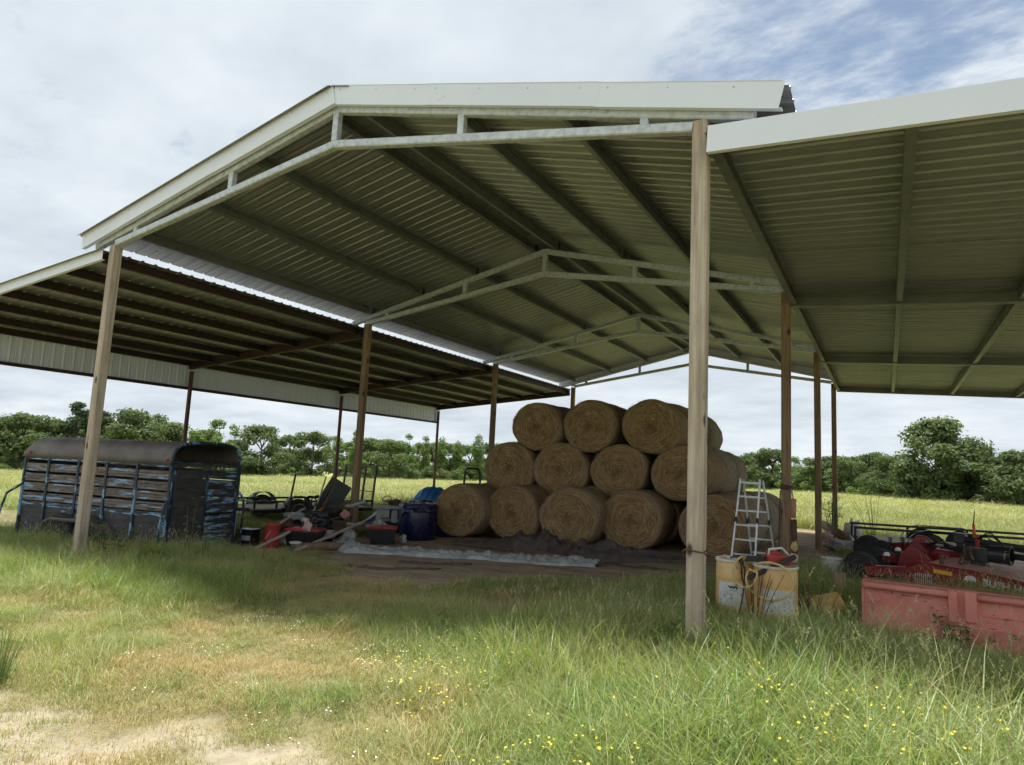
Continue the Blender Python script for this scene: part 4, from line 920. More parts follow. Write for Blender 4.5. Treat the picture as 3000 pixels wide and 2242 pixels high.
for i, (c, d, s_, m_, lab) in enumerate([((-9.0,4.3,.12),(.10,.08,.06),2,'whiteplastic','crumpled white bag on the red tote lid'),((-9.1,3.9,.06),(.16,.10,.14),6,'brown_rust','dark curled tyre scrap between the bucket and the tote'),
    ((-8.95,3.75,-.22),(.20,.12,.14),9,'greyplastic','grey sheet bundle beside the red bucket'),((-8.9,4.6,.0),(.32,.22,.20),12,'blacktub','black rubbish sack in the middle of the junk pile'),((-8.35,4.9,-.18),(.16,.14,.13),15,'greyplastic','dusty grey motor casing behind the long pale board'),
    ((-8.4,5.9,-.05),(.16,.14,.15),19,'greyplastic','grey bag lying on the red tote lid'),((-7.75,5.95,-.26),(.09,.07,.09),22,'greyplastic','clear grey jug beside the tote'),((-9.3,4.2,-.15),(.3,.2,.2),25,'brown_rust','rusty scrap iron heap behind the red bucket')]):
    o = lump(c, d, s_).build(['bag','tyre_scrap','sheet_bundle','rubbish_sack','motor_casing','bag','plastic_jug','scrap_heap'][i], MAT[m_], None, True); recenter(o); tag(o, lab, ['bag','tyre','bundle','sack','motor','bag','jug','scrap'][i])
for i, (x, y, z, d, rz3, m_, nm, lab) in enumerate([(-9.05,4.75,.0,(.42,.30,.26),.5,'blacktub','crate','black crate jammed behind the red lidded tote'),(-8.75,5.0,-.12,(.30,.22,.22),.9,'brown_rust','toolbox','rusty toolbox behind the short stubby log'),
    (-9.55,4.45,-.16,(.34,.26,.24),.2,'gearblack','engine_block','dark engine block between the red bucket and the clear tub'),(-8.5,4.45,-.2,(.26,.2,.16),.4,'greyplastic','plastic_box','small grey plastic box under the long pale board'),(-9.2,5.5,.30,(.5,.22,.05),.7,'brown_rust','shelf_board','brown shelf board across the dark green tub')]):
    mb = MB(); mb.box((0,0,d[2]/2), d); mb.box((0,0,d[2]-.02), (d[0]+.02, d[1]+.02, .025)); mb.box((0,-d[1]/2-.008,d[2]*.5), (d[0]*.4,.02,.03))
    o = bevel(mb.build(nm, MAT[m_]), .008); o.location = (x, y, max(z, tz(x, y))); o.rotation_euler = (rnd.uniform(-.08,.08), rnd.uniform(-.08,.08), rz3); tag(o, lab, nm.replace('_', ' '))
for i in range(7):
    a = rnd.uniform(0, 3.14); x, y = -9.0+rnd.uniform(-.5,.6), 4.5+rnd.uniform(-.7,.8); l_ = rnd.uniform(.3,.6); z = rnd.uniform(-.02,.25)
    board((x-math.cos(a)*l_, y-math.sin(a)*l_, z-.12), (x+math.cos(a)*l_, y+math.sin(a)*l_, z+.1), .05, .022, 'broken slat lying loose across the junk pile', 'board' if i % 2 else 'log', 'broken_slat')['group'] = 'broken slats in the junk pile'
# grey plastic workbench
wb = thing('workbench', 'grey plastic folding workbench with moulded legs in front of the navy tarp', 'workbench', G(-8.95,6.95), .70)
mb = MB(); mb.box((0,0,.665), (.85,.5,.05)); mb.box((-.36,0,.645), (.1,.52,.03)); bevel(mb.build('top', MAT['greyplastic'], wb), .012)
for sx in (-1, 1):
    for sy in (-1, 1):
        mb = MB(); mb.beam((sx*.25,sy*.17,.64),(sx*.34,sy*.2,.0),.09,.06,up=(0,1,0)); mb.build('leg', MAT['greyplastic'], wb)
mb = MB(); mb.box((-.14,-.18,.50), (.24,.03,.26)); mb.box((.1,-.16,.47), (.14,.03,.30)); mb.box((0,.0,.36), (.58,.32,.03)); bevel(mb.build('shelf', MAT['greyplastic'], wb), .01)
mb = MB(); mb.tube([(-.26,-.21,.36),(-.22,-.22,.42),(-.05,-.22,.43),(-.02,-.21,.36)], .010, 6); mb.build('clamp_handle', MAT['black'], wb)
o = lump((-8.85,6.95,.42), (.24,.15,.07), 31).build('cord_heap', MAT['brown_rust'], None, True); recenter(o); tag(o, 'heap of brown cords and tools on top of the grey workbench', 'cords')
stick([(-9.0+.13*math.cos(a), 6.85+.05*math.sin(a), .50+.07*math.sin(a)) for a in [k*.45 for k in range(15)]], .012, 'coiled brown cable on the grey workbench', 'pink', 'cable_coil', 'cable')
# navy tarp heap behind the bench
def heap(u_, v_):
    x = -10.35+u_*2.6; y = 7.35+v_*1.5+.45*u_; e = (math.sin(math.pi*min(1, max(0, u_)))**.35)*(math.sin(math.pi*v_)**.4)
    return (x, y, tz(x, y)+e*(.78+.22*nz(u_*3, v_*3, 2))+.06*nz(u_*9, v_*9, 5)*e+.03*nz(u_*24, v_*20, 8)*e)
mb = MB(); mb.grid(44, 26, heap); o = mb.build('covered_heap', MAT['navytarp'], None, True); o.modifiers.new('t','SOLIDIFY').thickness = .008; recenter(o); tag(o, 'navy tarp with white streaks thrown over a heap behind the grey workbench', 'tarp')
# navy barrel with tarp
nb_ = thing('plastic_barrel', 'fat navy blue barrel half covered by a torn tarp beside the bottom hay bale', 'barrel', G(-8.05,6.85), .2)
mb = MB(); mb.lathe([(.36,0),(.40,.03),(.42,.2),(.43,.5),(.41,.72),(.385,.78),(.36,.80),(.001,.80)], 32); sharp(mb.build('shell', MAT['navy'], nb_, True), 45)
def cover(u_, v_):
    a = 3.4+u_*3.6; q = v_; r_ = .40*min(1, q*2.2) if q < .45 else .435+.03*nz(u_*8, q*6, 1)+.02*math.sin(a*9)
    z = .83+.02*nz(u_*6, q*6, 3) if q < .45 else .83-(q-.45)*(.35+.75*max(0, math.sin(u_*7+1.0))**2)
    return (math.cos(a)*r_, math.sin(a)*r_, z)
mb = MB(); mb.grid(40, 16, cover); o = mb.build('torn_cover', MAT['navytarp'], nb_, True); o.modifiers.new('t','SOLIDIFY').thickness = .006
# bright blue tarp further back
def bl(u_, v_):
    x = -11.6+u_*1.3; y = 11.0+v_*.9; e = (math.sin(math.pi*u_)**.2)*(math.sin(math.pi*v_)**.25)
    return (x, y, tz(x, y)+e*(1.02+.05*nz(u_*4, v_*4, 9))+.02*math.sin(u_*40)*e)
mb = MB(); mb.grid(40, 16, bl); o = mb.build('covered_machine', MAT['bluetarp'], None, True); o.modifiers.new('t','SOLIDIFY').thickness = .008; recenter(o); tag(o, 'bright blue tarp wrapped over a machine behind the first hay bale', 'tarp')
# roll bar of a mower behind the bales
rb = thing('ride_on_mower', 'dark roll bar of a ride on mower showing behind the first hay bale', 'mower', G(-10.0,12.2), .5)
mb = MB(); mb.tube([(-.25,0,.45),(-.25,0,1.25),(-.23,0,1.56),(-.15,0,1.64),(.15,0,1.64),(.23,0,1.56),(.25,0,1.25),(.25,0,.45)], .035, 10); mb.build('roll_bar', MAT['black'], rb, True)
mb = MB(); mb.box((0,.35,.42), (.9,1.2,.22)); mb.box((0,.55,.68), (.5,.5,.12)); mb.box((0,.28,.86), (.5,.10,.40)); bevel(mb.build('body', MAT['black'], rb), .04)
for x in (-.5,.5): wheel(rb, (x,.0,.26), .27, .22, .13, 'x', 'black', 5); wheel(rb, (x,1.2,.17), .17, .14, .08, 'x', 'black', 5)
# silver tarp strip and brown cloth on the floor
SP = [(-8.0,4.35),(-7.35,4.15),(-6.5,4.52),(-5.7,4.65),(-4.9,4.95),(-4.3,5.0),(-3.7,5.2),(-2.95,5.35)]
SWD = [.42,.50,.42,.34,.30,.42,.40,.36]
def silver(u_, v_):
    q = u_*(len(SP)-1); i = min(len(SP)-2, int(q)); f_ = q-i
    x = SP[i][0]*(1-f_)+SP[i+1][0]*f_; y = SP[i][1]*(1-f_)+SP[i+1][1]*f_; w = SWD[i]*(1-f_)+SWD[i+1]*f_
    w *= 1+.35*nz(u_*14, v_*2, 4); yy = y+(v_-.5)*2*w*.62+.10*nz(u_*9, 1, 2); xx = x+.14*nz(u_*11, v_*3, 7)
    env = math.sin(math.pi*v_)**.5; hh = .05+.13*max(0, 1-u_*6)+.05*abs(nz(u_*10, v_*3, 3))
    z = tz(xx, yy)+.006+env*(hh*.8+.09*abs(nz(u_*14+v_*4, v_*5, 11))+.11*abs(nz(u_*30, v_*9+u_*12, 13))+.05*abs(nz(u_*80, v_*16, 17)))
    return (xx, yy, z)
mb = MB(); mb.grid(220, 26, silver); o = mb.build('silver_tarp', MAT['silvertarp'], None, True); recenter(o); tag(o, 'crumpled silver plastic tarp trailing across the dirt floor', 'tarp')
BP = [(-7.1,7.05),(-6.2,7.2),(-5.4,7.0),(-4.85,7.25),(-4.2,6.8),(-3.6,6.35),(-2.9,6.5),(-2.3,7.0),(-1.6,7.3)]
BWD = [.14,.25,.38,.42,.32,.45,.42,.28,.15]; BH = [.05,.14,.32,.38,.20,.30,.32,.14,.05]
def brownc(u_, v_):
    q = u_*(len(BP)-1); i = min(len(BP)-2, int(q)); f_ = q-i; lp = lambda A: A[i]*(1-f_)+A[i+1]*f_
    x = BP[i][0]*(1-f_)+BP[i+1][0]*f_; y = BP[i][1]*(1-f_)+BP[i+1][1]*f_; w = lp(BWD)*(1+.4*nz(u_*12, v_*2, 21)); yy = y+(v_-.5)*2*w+.08*nz(u_*10, 3, 9); xx = x+.12*nz(u_*12, v_*3, 17)
    env = math.sin(math.pi*v_)**.45
    return (xx, yy, tz(xx, yy)+.006+env*lp(BH)*(.45+1.2*abs(nz(u_*15, v_*3, 23))+.5*abs(nz(u_*32, v_*9, 27))))
mb = MB(); mb.grid(130, 20, brownc); o = mb.build('brown_ground_cloth', MAT['brownfabric'], None, True); recenter(o); tag(o, 'dark brown ground cloth bunched along the foot of the bales', 'cloth')
# folds of old brown sheeting on the floor
for i, (pts, w, lab) in enumerate([([(-6.8,6.5),(-6.0,6.35),(-5.2,6.2)],.10,'ruck of old floor sheeting near the navy barrel'),([(-6.3,2.55),(-5.6,2.75),(-4.9,3.25)],.07,'torn strip of floor sheeting at the grass edge'),([(-5.9,3.5),(-5.3,3.75),(-4.8,4.05)],.05,'thin fold of floor sheeting before the silver tarp'),([(-3.3,5.9),(-2.6,5.7),(-1.7,5.75)],.08,'ruck of floor sheeting beyond the silver tarp'),([(-2.0,4.45),(-1.3,4.3),(-.7,4.35)],.10,'black plastic edge poking from the grass by the front post')]):
    mb = MB()
    def fold(u_, v_):
        q = u_*(len(pts)-1); k = min(len(pts)-2, int(q)); f_ = q-k; x = pts[k][0]*(1-f_)+pts[k+1][0]*f_; y = pts[k][1]*(1-f_)+pts[k+1][1]*f_+(v_-.5)*2*w*(1+.6*nz(u_*6, v_, i))+.05*nz(u_*8, i, 4)
        return (x, y, tz(x, y)+.004+.045*math.sin(math.pi*v_)*(.5+abs(nz(u_*9, v_*2, i+5))))
    mb.grid(40, 8, fold); o = mb.build('floor_sheeting', MAT['brownfabric' if i < 4 else 'blacktub'], None, True); recenter(o); tag(o, lab, 'sheeting')

# ------------------------------------------------------------------ ladder, drums and small things by the right post
ld = thing('folding_ladder', 'aluminium folding ladder standing open between the hay bales and the wooden post', 'ladder', G(-.82,7.55), 0)
g0 = ld.location
def lv(x, y, z): return Vector((x, y, z))-g0
def rail_pair(fa, fb, ta, tb_, n, rungs, first):
    for f_, t2_ in ((fa, ta), (fb, tb_)):
        mb = MB(); mb.beam(lv(*f_), lv(*t2_), .03, .062, up=(0,1,0), ch=.004); mb.build('rail', MAT['alu'], ld)
        mb = MB(); q = lv(*f_).lerp(lv(*t2_), .52); mb.box(q, (.045,.075,.13)); mb.build('hinge', MAT['black'], ld)
    for k in range(n):
        u_ = first+(1-first-.04)*k/(n-1); a = lv(*fa).lerp(lv(*ta), u_); b_ = lv(*fb).lerp(lv(*tb_), u_)
        mb = MB(); mb.beam(a, b_, .035, .030); mb.build('rung', MAT['alu'], ld)
zl = tz(-.9, 7.4)
rail_pair((-1.13,7.30,zl),(-.70,7.27,zl),(-1.02,7.62,1.40),(-.66,7.58,1.40),6,0,.14)
rail_pair((-.86,8.02,zl),(-.42,7.98,zl),(-.98,7.69,1.38),(-.62,7.66,1.38),6,0,.14)

def drum(x, y, r, h, rz, lab, script):
    d = thing('plastic_drum', lab, 'drum', G(x, y, -.02), rz)
    mb = MB(); mb.lathe([(r*.9,0),(r*.97,.02),(r,.07),(r,h*.30),(r*1.012,h*.33),(r*1.012,h*.36),(r,h*.39),(r,h*.66),(r*1.012,h*.69),(r*1.012,h*.72),(r,h*.75),(r*.985,h*.92),(r*.95,h*.965)], 36)
    sharp(mb.build('body', MAT['drum'], d, True), 40)
    mb = MB(); mb.lathe([(r*.95,h*.955),(r*1.03,h*.958),(r*1.05,h*.975),(r*1.03,h),(r*.96,h),(r*.93,h*.97),(.001,h*.968)], 36); sharp(mb.build('rim', MAT['drumrim'], d, True), 50)
    # paper label wrapped round the front
    mb = MB(); a0, a1, z0, z1 = -2.25, -.72, h*.24, h*.63
    mb.grid(16, 6, lambda u_, v_: (math.cos(a0+(a1-a0)*u_)*(r*1.018), math.sin(a0+(a1-a0)*u_)*(r*1.018), z0+(z1-z0)*v_+.006*nz(u_*9, v_*9, r*40)))
    lb = mb.build('paper_label', MAT['paper'], d, True)
    mb = MB(); P = lambda u_, v_: (math.cos(a0+(a1-a0)*u_)*(r*1.022), math.sin(a0+(a1-a0)*u_)*(r*1.022), z0+(z1-z0)*v_)
    if script:
        mb.tube([P(.40+.30*k/40, .80+.05*math.sin(k*1.25)+.03*math.sin(k*.5)) for k in range(41)], .0035, 4)
        mb.tube([P(.44+.24*k/8, .66) for k in range(9)], .0025, 4)
    for q in range(9 if script else 14):
        u_, v_ = rnd.uniform(.2,.85), rnd.uniform(.08,.55 if script else .9); w_, h_ = rnd.uniform(.02,.07), rnd.uniform(.015,.05)
        if q % 3 == 0: mb.tube([P(u_,v_),P(u_+w_,v_),P(u_+w_,v_+h_*2),P(u_,v_+h_*2),P(u_,v_)], .0016, 4)
        else: mb.tube([P(u_,v_),P(u_+w_,v_)], .0028, 4)
    mb.build('label_print', MAT['ink'], lb)
    return d
drum(-.17, 2.66, .228, .69, -.1, 'orange yellow plastic drum with white script label and jumper cables on top', True)
drum(.30, 2.50, .238, .68, .25, 'wider orange yellow plastic drum with a faded torn label and a yellow hose coil', False)
# fallen yellow jug in the weeds
fj = thing('tipped_drum', 'low yellow drum tipped over in dead weeds behind the wider drum', 'drum', G(.74,3.15,.12), .5); fj.scale = (.78,.78,.78)
A4 = Matrix.Rotation(R(78), 4, 'Y'); mb = MB(); mb.lathe([(.001,-.26),(.19,-.26),(.215,-.23),(.22,-.1),(.228,-.08),(.22,-.06),(.22,.2),(.20,.24),(.19,.25),(.18,.2),(.16,-.2),(.001,-.2)], 28, A4); sharp(mb.build('shell', MAT['drum'], fj, True), 40)
mb = MB(); mb.lathe([(.205,.235),(.228,.24),(.228,.262),(.205,.262)], 28, A4); mb.build('rim', MAT['drum'], fj, True)
# yellow hose coil, cables, saw
zt2 = tz(.31,2.46)+.66
def coil(cx, cy, cz, rx, rz2, n, tilt, ph=0): return [(cx+rx*math.cos(ph+a), cy-.0+tilt*math.sin(ph+a)-.01*a/6, cz+rz2*math.sin(ph+a)) for a in [k*6.283/28 for k in range(n)]]
stick([(-.02,2.30,zt2+.03)]+coil(.02,2.20,zt2-.08,.13,.17,22,.03,1.6)+coil(.28,2.19,zt2-.15,.25,.20,27,.02,2.6),.0135, 'loop of yellow air hose hanging down over the wider drum', 'hose', 'air_hose', 'hose')
stick([(-.2,2.5,zt2+.03),(-.12,2.42,zt2+.05),(-.06,2.40,zt2-.02),(-.05,2.41,zt2-.20),(-.02,2.42,zt2-.26),(.0,2.38,zt2-.14),(-.06,2.42,zt2+.03)], .010, 'dark jumper cable looped over the drum with the script label', 'brown_rust', 'jumper_cable', 'cable')
stick([(-.02,2.42,zt2-.05),(-.03,2.36,zt2-.35),(-.06,2.32,zt2-.55),(-.12,2.30,zt2-.68)], .008, 'black cord trailing down between the two drums into the grass', 'black', 'cord', 'cord')
mb = MB(); mb.beam((.05,2.20,zt2-.15),(.52,2.45,zt2+.12),.05,.05,ch=.012); o = mb.build('pipe_tool', MAT['gearblack']); recenter(o); tag(o, 'dark bar lying across the top of the wider drum', 'bar')
ch = thing('chainsaw', 'red chainsaw with white handle resting on the wider drum', 'chainsaw', (.33,2.50,zt2), .4)
mb = MB(); mb.box((0,0,.06), (.26,.16,.11)); mb.box((-.06,0,.13), (.14,.12,.05)); bevel(mb.build('housing', MAT['redtool'], ch), .02)
mb = MB(); mb.tube([(-.12,-.05,.10),(-.12,-.07,.18),(.02,-.07,.20),(.10,-.05,.12)], .014, 8); mb.build('handle', MAT['whiteplastic'], ch, True)
mb = MB(); mb.lathe([(.001,0),(.05,0),(.055,.03),(.04,.06),(.001,.065)], 16, Matrix.Translation((.16,0,.09)) @ Matrix.Rotation(R(90),4,'X')); mb.build('starter_cover', MAT['pinkwhite'], ch, True)
mb = MB(); mb.box((-.28,.02,.05), (.36,.012,.07)); mb.build('guide_bar', MAT['gearblack'], ch)
for i, (x, y, m_) in enumerate([(-.30,2.68,'pinkwhite'),(-.22,2.62,'whiteplastic')]):
    o = lump((x,y,tz(x,y)+.68), (.05,.04,.022), 50+i).build('rag', MAT[m_], None, True); recenter(o); tag(o, 'scrap of pale rag on the lid of the script label drum', 'rag', 'rags on the drum')
# things against the second post
stick([(-.10,5.86,tz(-.1,5.86)),(-.10,5.88,.55),(-.085,5.92,1.25)], .011, 'thin iron rod leaning on the ladder side of the second post', 'brown_rust', 'iron_rod', 'rod')
stick([(.12,5.87,.82),(.125,5.88,1.13)], .038, 'faded orange grease gun hanging on the second post', 'pink', 'grease_gun', 'grease gun')
board((.14,5.88,tz(.14,5.88)), (.12,5.90,.80), .085, .05, 'dark plank standing against the second post', 'brown_rust', 'plank')
o = lump((.13,5.85,.38), (.05,.03,.09), 61).build('strap_bundle', MAT['hose'], None, True); recenter(o); tag(o, 'bundle of yellow strap tied to the plank at the second post', 'strap')
mb = MB()
for k in range(4): mb.tube([(-.082,5.918,1.28+.025*k),(.082,5.918,1.262+.02*k),(.084,6.082,1.27+.02*k),(-.082,6.082,1.28+.025*k),(-.082,5.918,1.28+.025*k)], .009, 5)
o = mb.build('rope_wrap', MAT['brown_rust']); recenter(o); tag(o, 'old rope wound round the second post', 'rope')
stick([(.082,5.91,1.28),(.11,5.90,1.15),(.13,5.89,.9)], .012, 'strap hanging from the rope on the second post', 'pinkwhite', 'strap', 'strap')
# bucket, stub, planks, debris
bk = thing('bucket', 'battered white bucket in the grass behind the wood stub', 'bucket', G(.62,6.65), .2)
mb = MB(); mb.lathe([(.125,0),(.13,0),(.15,.30),(.165,.30),(.165,.34),(.152,.34),(.154,.375),(.170,.375),(.170,.395),(.145,.395),(.12,.02),(.001,.02)], 26); sharp(mb.build('shell', MAT['whiteplastic'], bk, True), 40)
mb = MB(); mb.tube([(.165*math.cos(a), .165*math.sin(a), .36-.10*abs(math.sin(a))) for a in [k*math.pi/10 for k in range(11)]], .004, 5); mb.build('bail', MAT['chrome'], bk)
mb = MB(); mb.beam((.89,3.95,tz(.89,3.95)-.2),(.885,3.96,.27),.142,.142,up=(0,1,0),ch=.012); o = mb.build('post_stub', MAT['postdark']); recenter(o); tag(o, 'sawn off square wooden post stub beside the faded red scraper', 'post')
board((.45,5.2,-.02),(.95,4.9,.06),.09,.03,'loose grey plank in the debris by the wood stub','board','plank')
for i, (c, d, s_, m_, nm, lab) in enumerate([((.52,4.2,.0),(.11,.09,.09),71,'whiteplastic','helmet','white and red helmet lying behind the drums'),((.68,4.75,-.05),(.22,.14,.10),73,'greyplastic','scrap_heap','grey scrap heap between the drums and the wood stub'),((.85,4.9,.02),(.2,.1,.07),75,'pink','plastic_scrap','faded pink plastic scrap beside the wood stub'),
        ((.52,12.4,-.08),(.42,.35,.15),77,'greytarp','crumpled_tarp','crumpled grey tarp on the grass before the black flatbed trailer'),((.62,15.2,.05),(.22,.2,.36),79,'whiteplastic','feed_sack','white feed sack standing behind the black flatbed trailer'),((.0,14.5,-.05),(.16,.16,.14),81,'pinkwhite','cut_log','round cut log end beside the third post')]):
    o = lump(c, d, s_).build(nm, MAT[m_], None, True); recenter(o); tag(o, lab, nm.split('_')[-1])
o = stick([(-.28,17.2,.10),(.45,14.6,-.06)], .13, 'peeled pale log lying behind the third post', 'log', 'log', 'log')

# ------------------------------------------------------------------ faded red scraper blade in the grass
bl_ = thing('box_scraper', 'faded coral red steel scraper with top pipe and flaking paint half sunk in tall grass', 'farm implement', G(1.20,2.55), -.045)
gz = bl_.location.z; BT = .42-gz
mb = MB(); mb.box((1.35,0,(BT-.10)/2), (2.7,.02,BT-.06)); mb.box((1.35,.10,BT-.05),(2.7,.18,.016)); mb.build('back_plate', MAT['coral'], bl_)
mb = MB(); mb.tube([(.0,-.035,BT-.075),(.78,-.035,BT-.075)], .034, 12); mb.tube([(1.02,-.035,BT-.075),(2.7,-.035,BT-.075)], .034, 12); mb.build('top_pipe', MAT['coral'], bl_, True)
for x in (.90, 2.02): 
    mb = MB(); mb.box((x-.09,-.045,BT-.19), (.08,.055,.30)); mb.box((x+.06,-.05,BT-.17), (.10,.07,.30)); mb.box((x,-.02,BT-.2), (.26,.03,.34)); bevel(mb.build('bracket', MAT['coral'], bl_), .006)
mb = MB(); mb.box((1.75,-.05,BT-.385), (1.75,.09,.012)); mb.build('ledge', MAT['coralrust'], bl_)
mb = MB(); mb.box((1.75,-.018,BT-.31), (1.75,.016,.13)); mb.box((1.75,-.03,BT-.245),(1.75,.012,.008)); mb.build('wear_strip', MAT['coral'], bl_)
mb = MB(); mb.box((-.01,.25,(BT-.04)/2), (.02,.55,BT-.05)); mb.build('end_plate', MAT['coral'], bl_)
mb = MB(); mb.box((1.8,-.06,.16), (1.7,.02,.22), Matrix.Rotation(R(18),3,'X')); mb.build('lower_blade', MAT['coral'], bl_)
mb = MB(); mb.box((2.02,-.06,BT-.13), (.02,.03,.2)); mb.box((1.35,-.001,BT-.006), (2.72,.05,.012)); mb.build('rust_edge', MAT['coralrust'], bl_)

# ------------------------------------------------------------------ rotary cutter
ca = math.atan2(-.45, 1.2)
rc = thing('rotary_cutter', 'deep red rotary cutter with black dual tail wheels parked under the lean to roof', 'mower', (1.75,5.55,tz(1.6,5.6)), ca)
gz2 = rc.location.z; Minv = (Matrix.Translation(rc.location) @ Matrix.Rotation(ca, 4, 'Z')).inverted()
def cl(x, y, z): return Minv @ Vector((x, y, z))
def rcb(mb, n, m, s=False, p=rc): return mb.build(n, MAT[m], p, s)
# near side panel, following the measured edge
tops = [(-.10,.50),(.05,.585),(.22,.59),(.62,.57),(1.05,.535),(1.45,.48),(2.3,.40)]; mb = MB()
for (xa, za), (xb, zb) in zip(tops[:-1], tops[1:]):
    mb.add([(xa,0,.10),(xb,0,.10),(xb,0,zb),(xa,0,za),(xa,.05,.10),(xb,.05,.10),(xb,.05,zb),(xa,.05,za)], [(0,1,2,3),(7,6,5,4),(3,2,6,7)])
rcb(mb, 'side_panel', 'maroon')
mb = MB(); mb.tube([(xa, -.005, za) for xa, za in tops], .012, 6); rcb(mb, 'panel_edge', 'maroon')
# deck: dusty sloping top
def deck(u_, v_):
    x = .05+2.6*u_; z = np.interp(x, [q[0] for q in tops], [q[1] for q in tops])-.03; y = .05+3.2*v_
    return (x, y, float(z)-.02+.05*math.sin(math.pi*min(1, v_*1.3)))
mb = MB(); mb.grid(16, 12, deck); o = rcb(mb, 'deck', 'maroondust'); o.modifiers.new('t','SOLIDIFY').thickness = .02
mb = MB(); mb.beam((.08,.02,.46),(.62,.02,.53),.03,.10); mb.box((.05,.2,.30),(.02,.36,.34)); rcb(mb, 'hinge_plate', 'maroon')
# tail arms
for q, (pa, pb, h) in enumerate([((1.15,6.02,.11),(1.85,5.72,.19),.15), ((1.38,7.2,.20),(2.25,6.7,.36),.15), ((1.25,9.9,.16),(2.2,8.9,.34),.16), ((1.9,7.25,.38),(2.75,6.9,.35),.14)]):
    mb = MB(); mb.beam(cl(*pa), cl(*pb), .12, h, ch=.01); rcb(mb, 'tail_arm', 'maroon')
for pa, hh in (((1.88,7.2,.22),.36), ((1.95,8.6,.20),.34), ((1.75,6.6,.15),.30)):
    c = cl(*pa); mb = MB(); prf = [(-.20,0),(.35,0),(.30,hh*.55),(.10,hh),(-.05,hh),(-.15,hh*.6)]
    mb.add([c+Vector((a,-.012,b_)) for a, b_ in prf]+[c+Vector((a,.012,b_)) for a, b_ in prf], [tuple(range(6)), tuple(range(11,5,-1))]+[(i,(i+1) % 6,6+(i+1) % 6,6+i) for i in range(6)]); rcb(mb, 'lug_plate', 'maroon')
for pa in ((1.42,6.25,.15),(1.58,6.75,.20),(1.48,9.0,.26),(1.68,8.9,.28)):      # spring struts with white caps
    c = cl(*pa); mb = MB(); mb.tube([c+Vector((.035*math.cos(a), .035*math.sin(a), .02+a*.0062)) for a in [k*.5 for k in range(52)]], .008, 5); rcb(mb, 'spring', 'black', True)
    mb = MB(); mb.lathe([(.001,.18),(.045,.18),(.05,.20),(.03,.235),(.001,.24)], 12, Matrix.Translation(c)); rcb(mb, 'spring_cap', 'whiteplastic', True)
for x, y, r_ in ((1.06,6.26,.285),(1.05,6.62,.285),(1.37,7.46,.28),(1.30,7.8,.28),(1.08,10.54,.29),(1.31,9.40,.29)):
    c = cl(x, y, 0); wheel(rc, (c.x, c.y, r_), r_, .17, .15, -ca-.12, 'black', 8, bolts=1)
# gearbox, bell and shaft
def bx_(p0, p1):  # box in world-aligned measured extents
    a, b_ = cl(*p0), cl(*p1); return a, b_
c = cl(2.60,6.3,.47); mb = MB(); mb.box(c, (.30,.26,.19)); mb.box(c+Vector((.02,0,-.13)), (.18,.2,.12)); mb.lathe([(.001,.0),(.16,0),(.15,.05),(.10,.12)], 20, Matrix.Translation(c+Vector((.05,0,-.26)))); bevel(rcb(mb, 'gearbox', 'gearblack'), .02)
A4 = Matrix.Translation(cl(2.85,6.22,.50)) @ Matrix.Rotation(R(90),4,'Y'); mb = MB(); mb.lathe([(.06,-.14),(.125,-.13),(.130,0),(.130,.10),(.138,.12),(.138,.15),(.12,.15),(.09,.0)], 24, A4); sharp(rcb(mb, 'shaft_guard', 'black', True), 40)
mb = MB(); mb.tube([cl(2.85,6.22,.50), cl(3.9,6.0,.46)], .045, 10); rcb(mb, 'drive_shaft', 'black', True)
mb = MB(); mb.tube([cl(2.5,7.1,.62), cl(4.2,7.0,.48)], .05, 8); mb.beam(cl(2.5,7.2,.60), cl(4.4,7.1,.42), .07, .08); rcb(mb, 'tongue_bar', 'black')
c = cl(2.46,7.2,.63); mb = MB(); mb.box(c, (.16,.16,.16)); mb.box(c+Vector((0,0,-.16)), (.10,.1,.2)); bevel(rcb(mb, 'hitch_box', 'gearblack'), .012)
mb = MB(); mb.tube([cl(1.98,7.05,.54), cl(2.25,6.95,.50)], .022, 8); rcb(mb, 'cylinder_rod', 'chrome', True)
mb = MB(); mb.tube([cl(2.22,6.97,.50), cl(2.62,6.8,.43)], .036, 10); rcb(mb, 'hydraulic_cylinder', 'black', True)
mb = MB(); mb.tube([cl(2.40,6.1,.42), cl(2.42,6.1,.56), cl(2.48,6.1,.58), cl(2.50,6.1,.40)], .022, 8); mb.tube([cl(2.36,6.05,.30), cl(2.38,6.05,.44)], .025, 8); mb.tube([cl(2.12,5.9,.30), cl(2.12,5.9,.45)], .03, 8); rcb(mb, 'shift_fork', 'brown_rust', True)
for k in range(5):
    mb = MB(); a = cl(1.9+.03*k,7.1,.50-.03*k); b_ = cl(2.55,6.3+.15*k,.55); mb.tube([a, a.lerp(b_,.35)+Vector((0,0,.05+.02*k)), a.lerp(b_,.7)+Vector((0,0,-.03*(k % 3))), b_], .009, 6); rcb(mb, 'hose', 'black', True)
for k in range(3):
    mb = MB(); mb.tube([cl(2.65,6.9,.65), cl(2.80,6.8,.74+.03*k), cl(2.95,6.6,.62), cl(3.0,6.4,.55)], .008, 6); rcb(mb, 'hose', 'black', True)
mb = MB(); mb.tube([cl(2.66,7.0,.50), cl(2.66,7.0,.72)], .03, 8); rcb(mb, 'stand_post', 'maroon')
mb = MB(); mb.tube([cl(2.63,7.0,.68), cl(2.62,7.0,.88)], [.028,.018], 8); rcb(mb, 'marker_flag', 'orange', True)
mb = MB(); mb.tube([cl(2.62,7.0,.86), cl(2.64,7.0,1.09)], [.010,.006], 6); rcb(mb, 'marker_rod', 'brown_rust', True)
mb = MB()
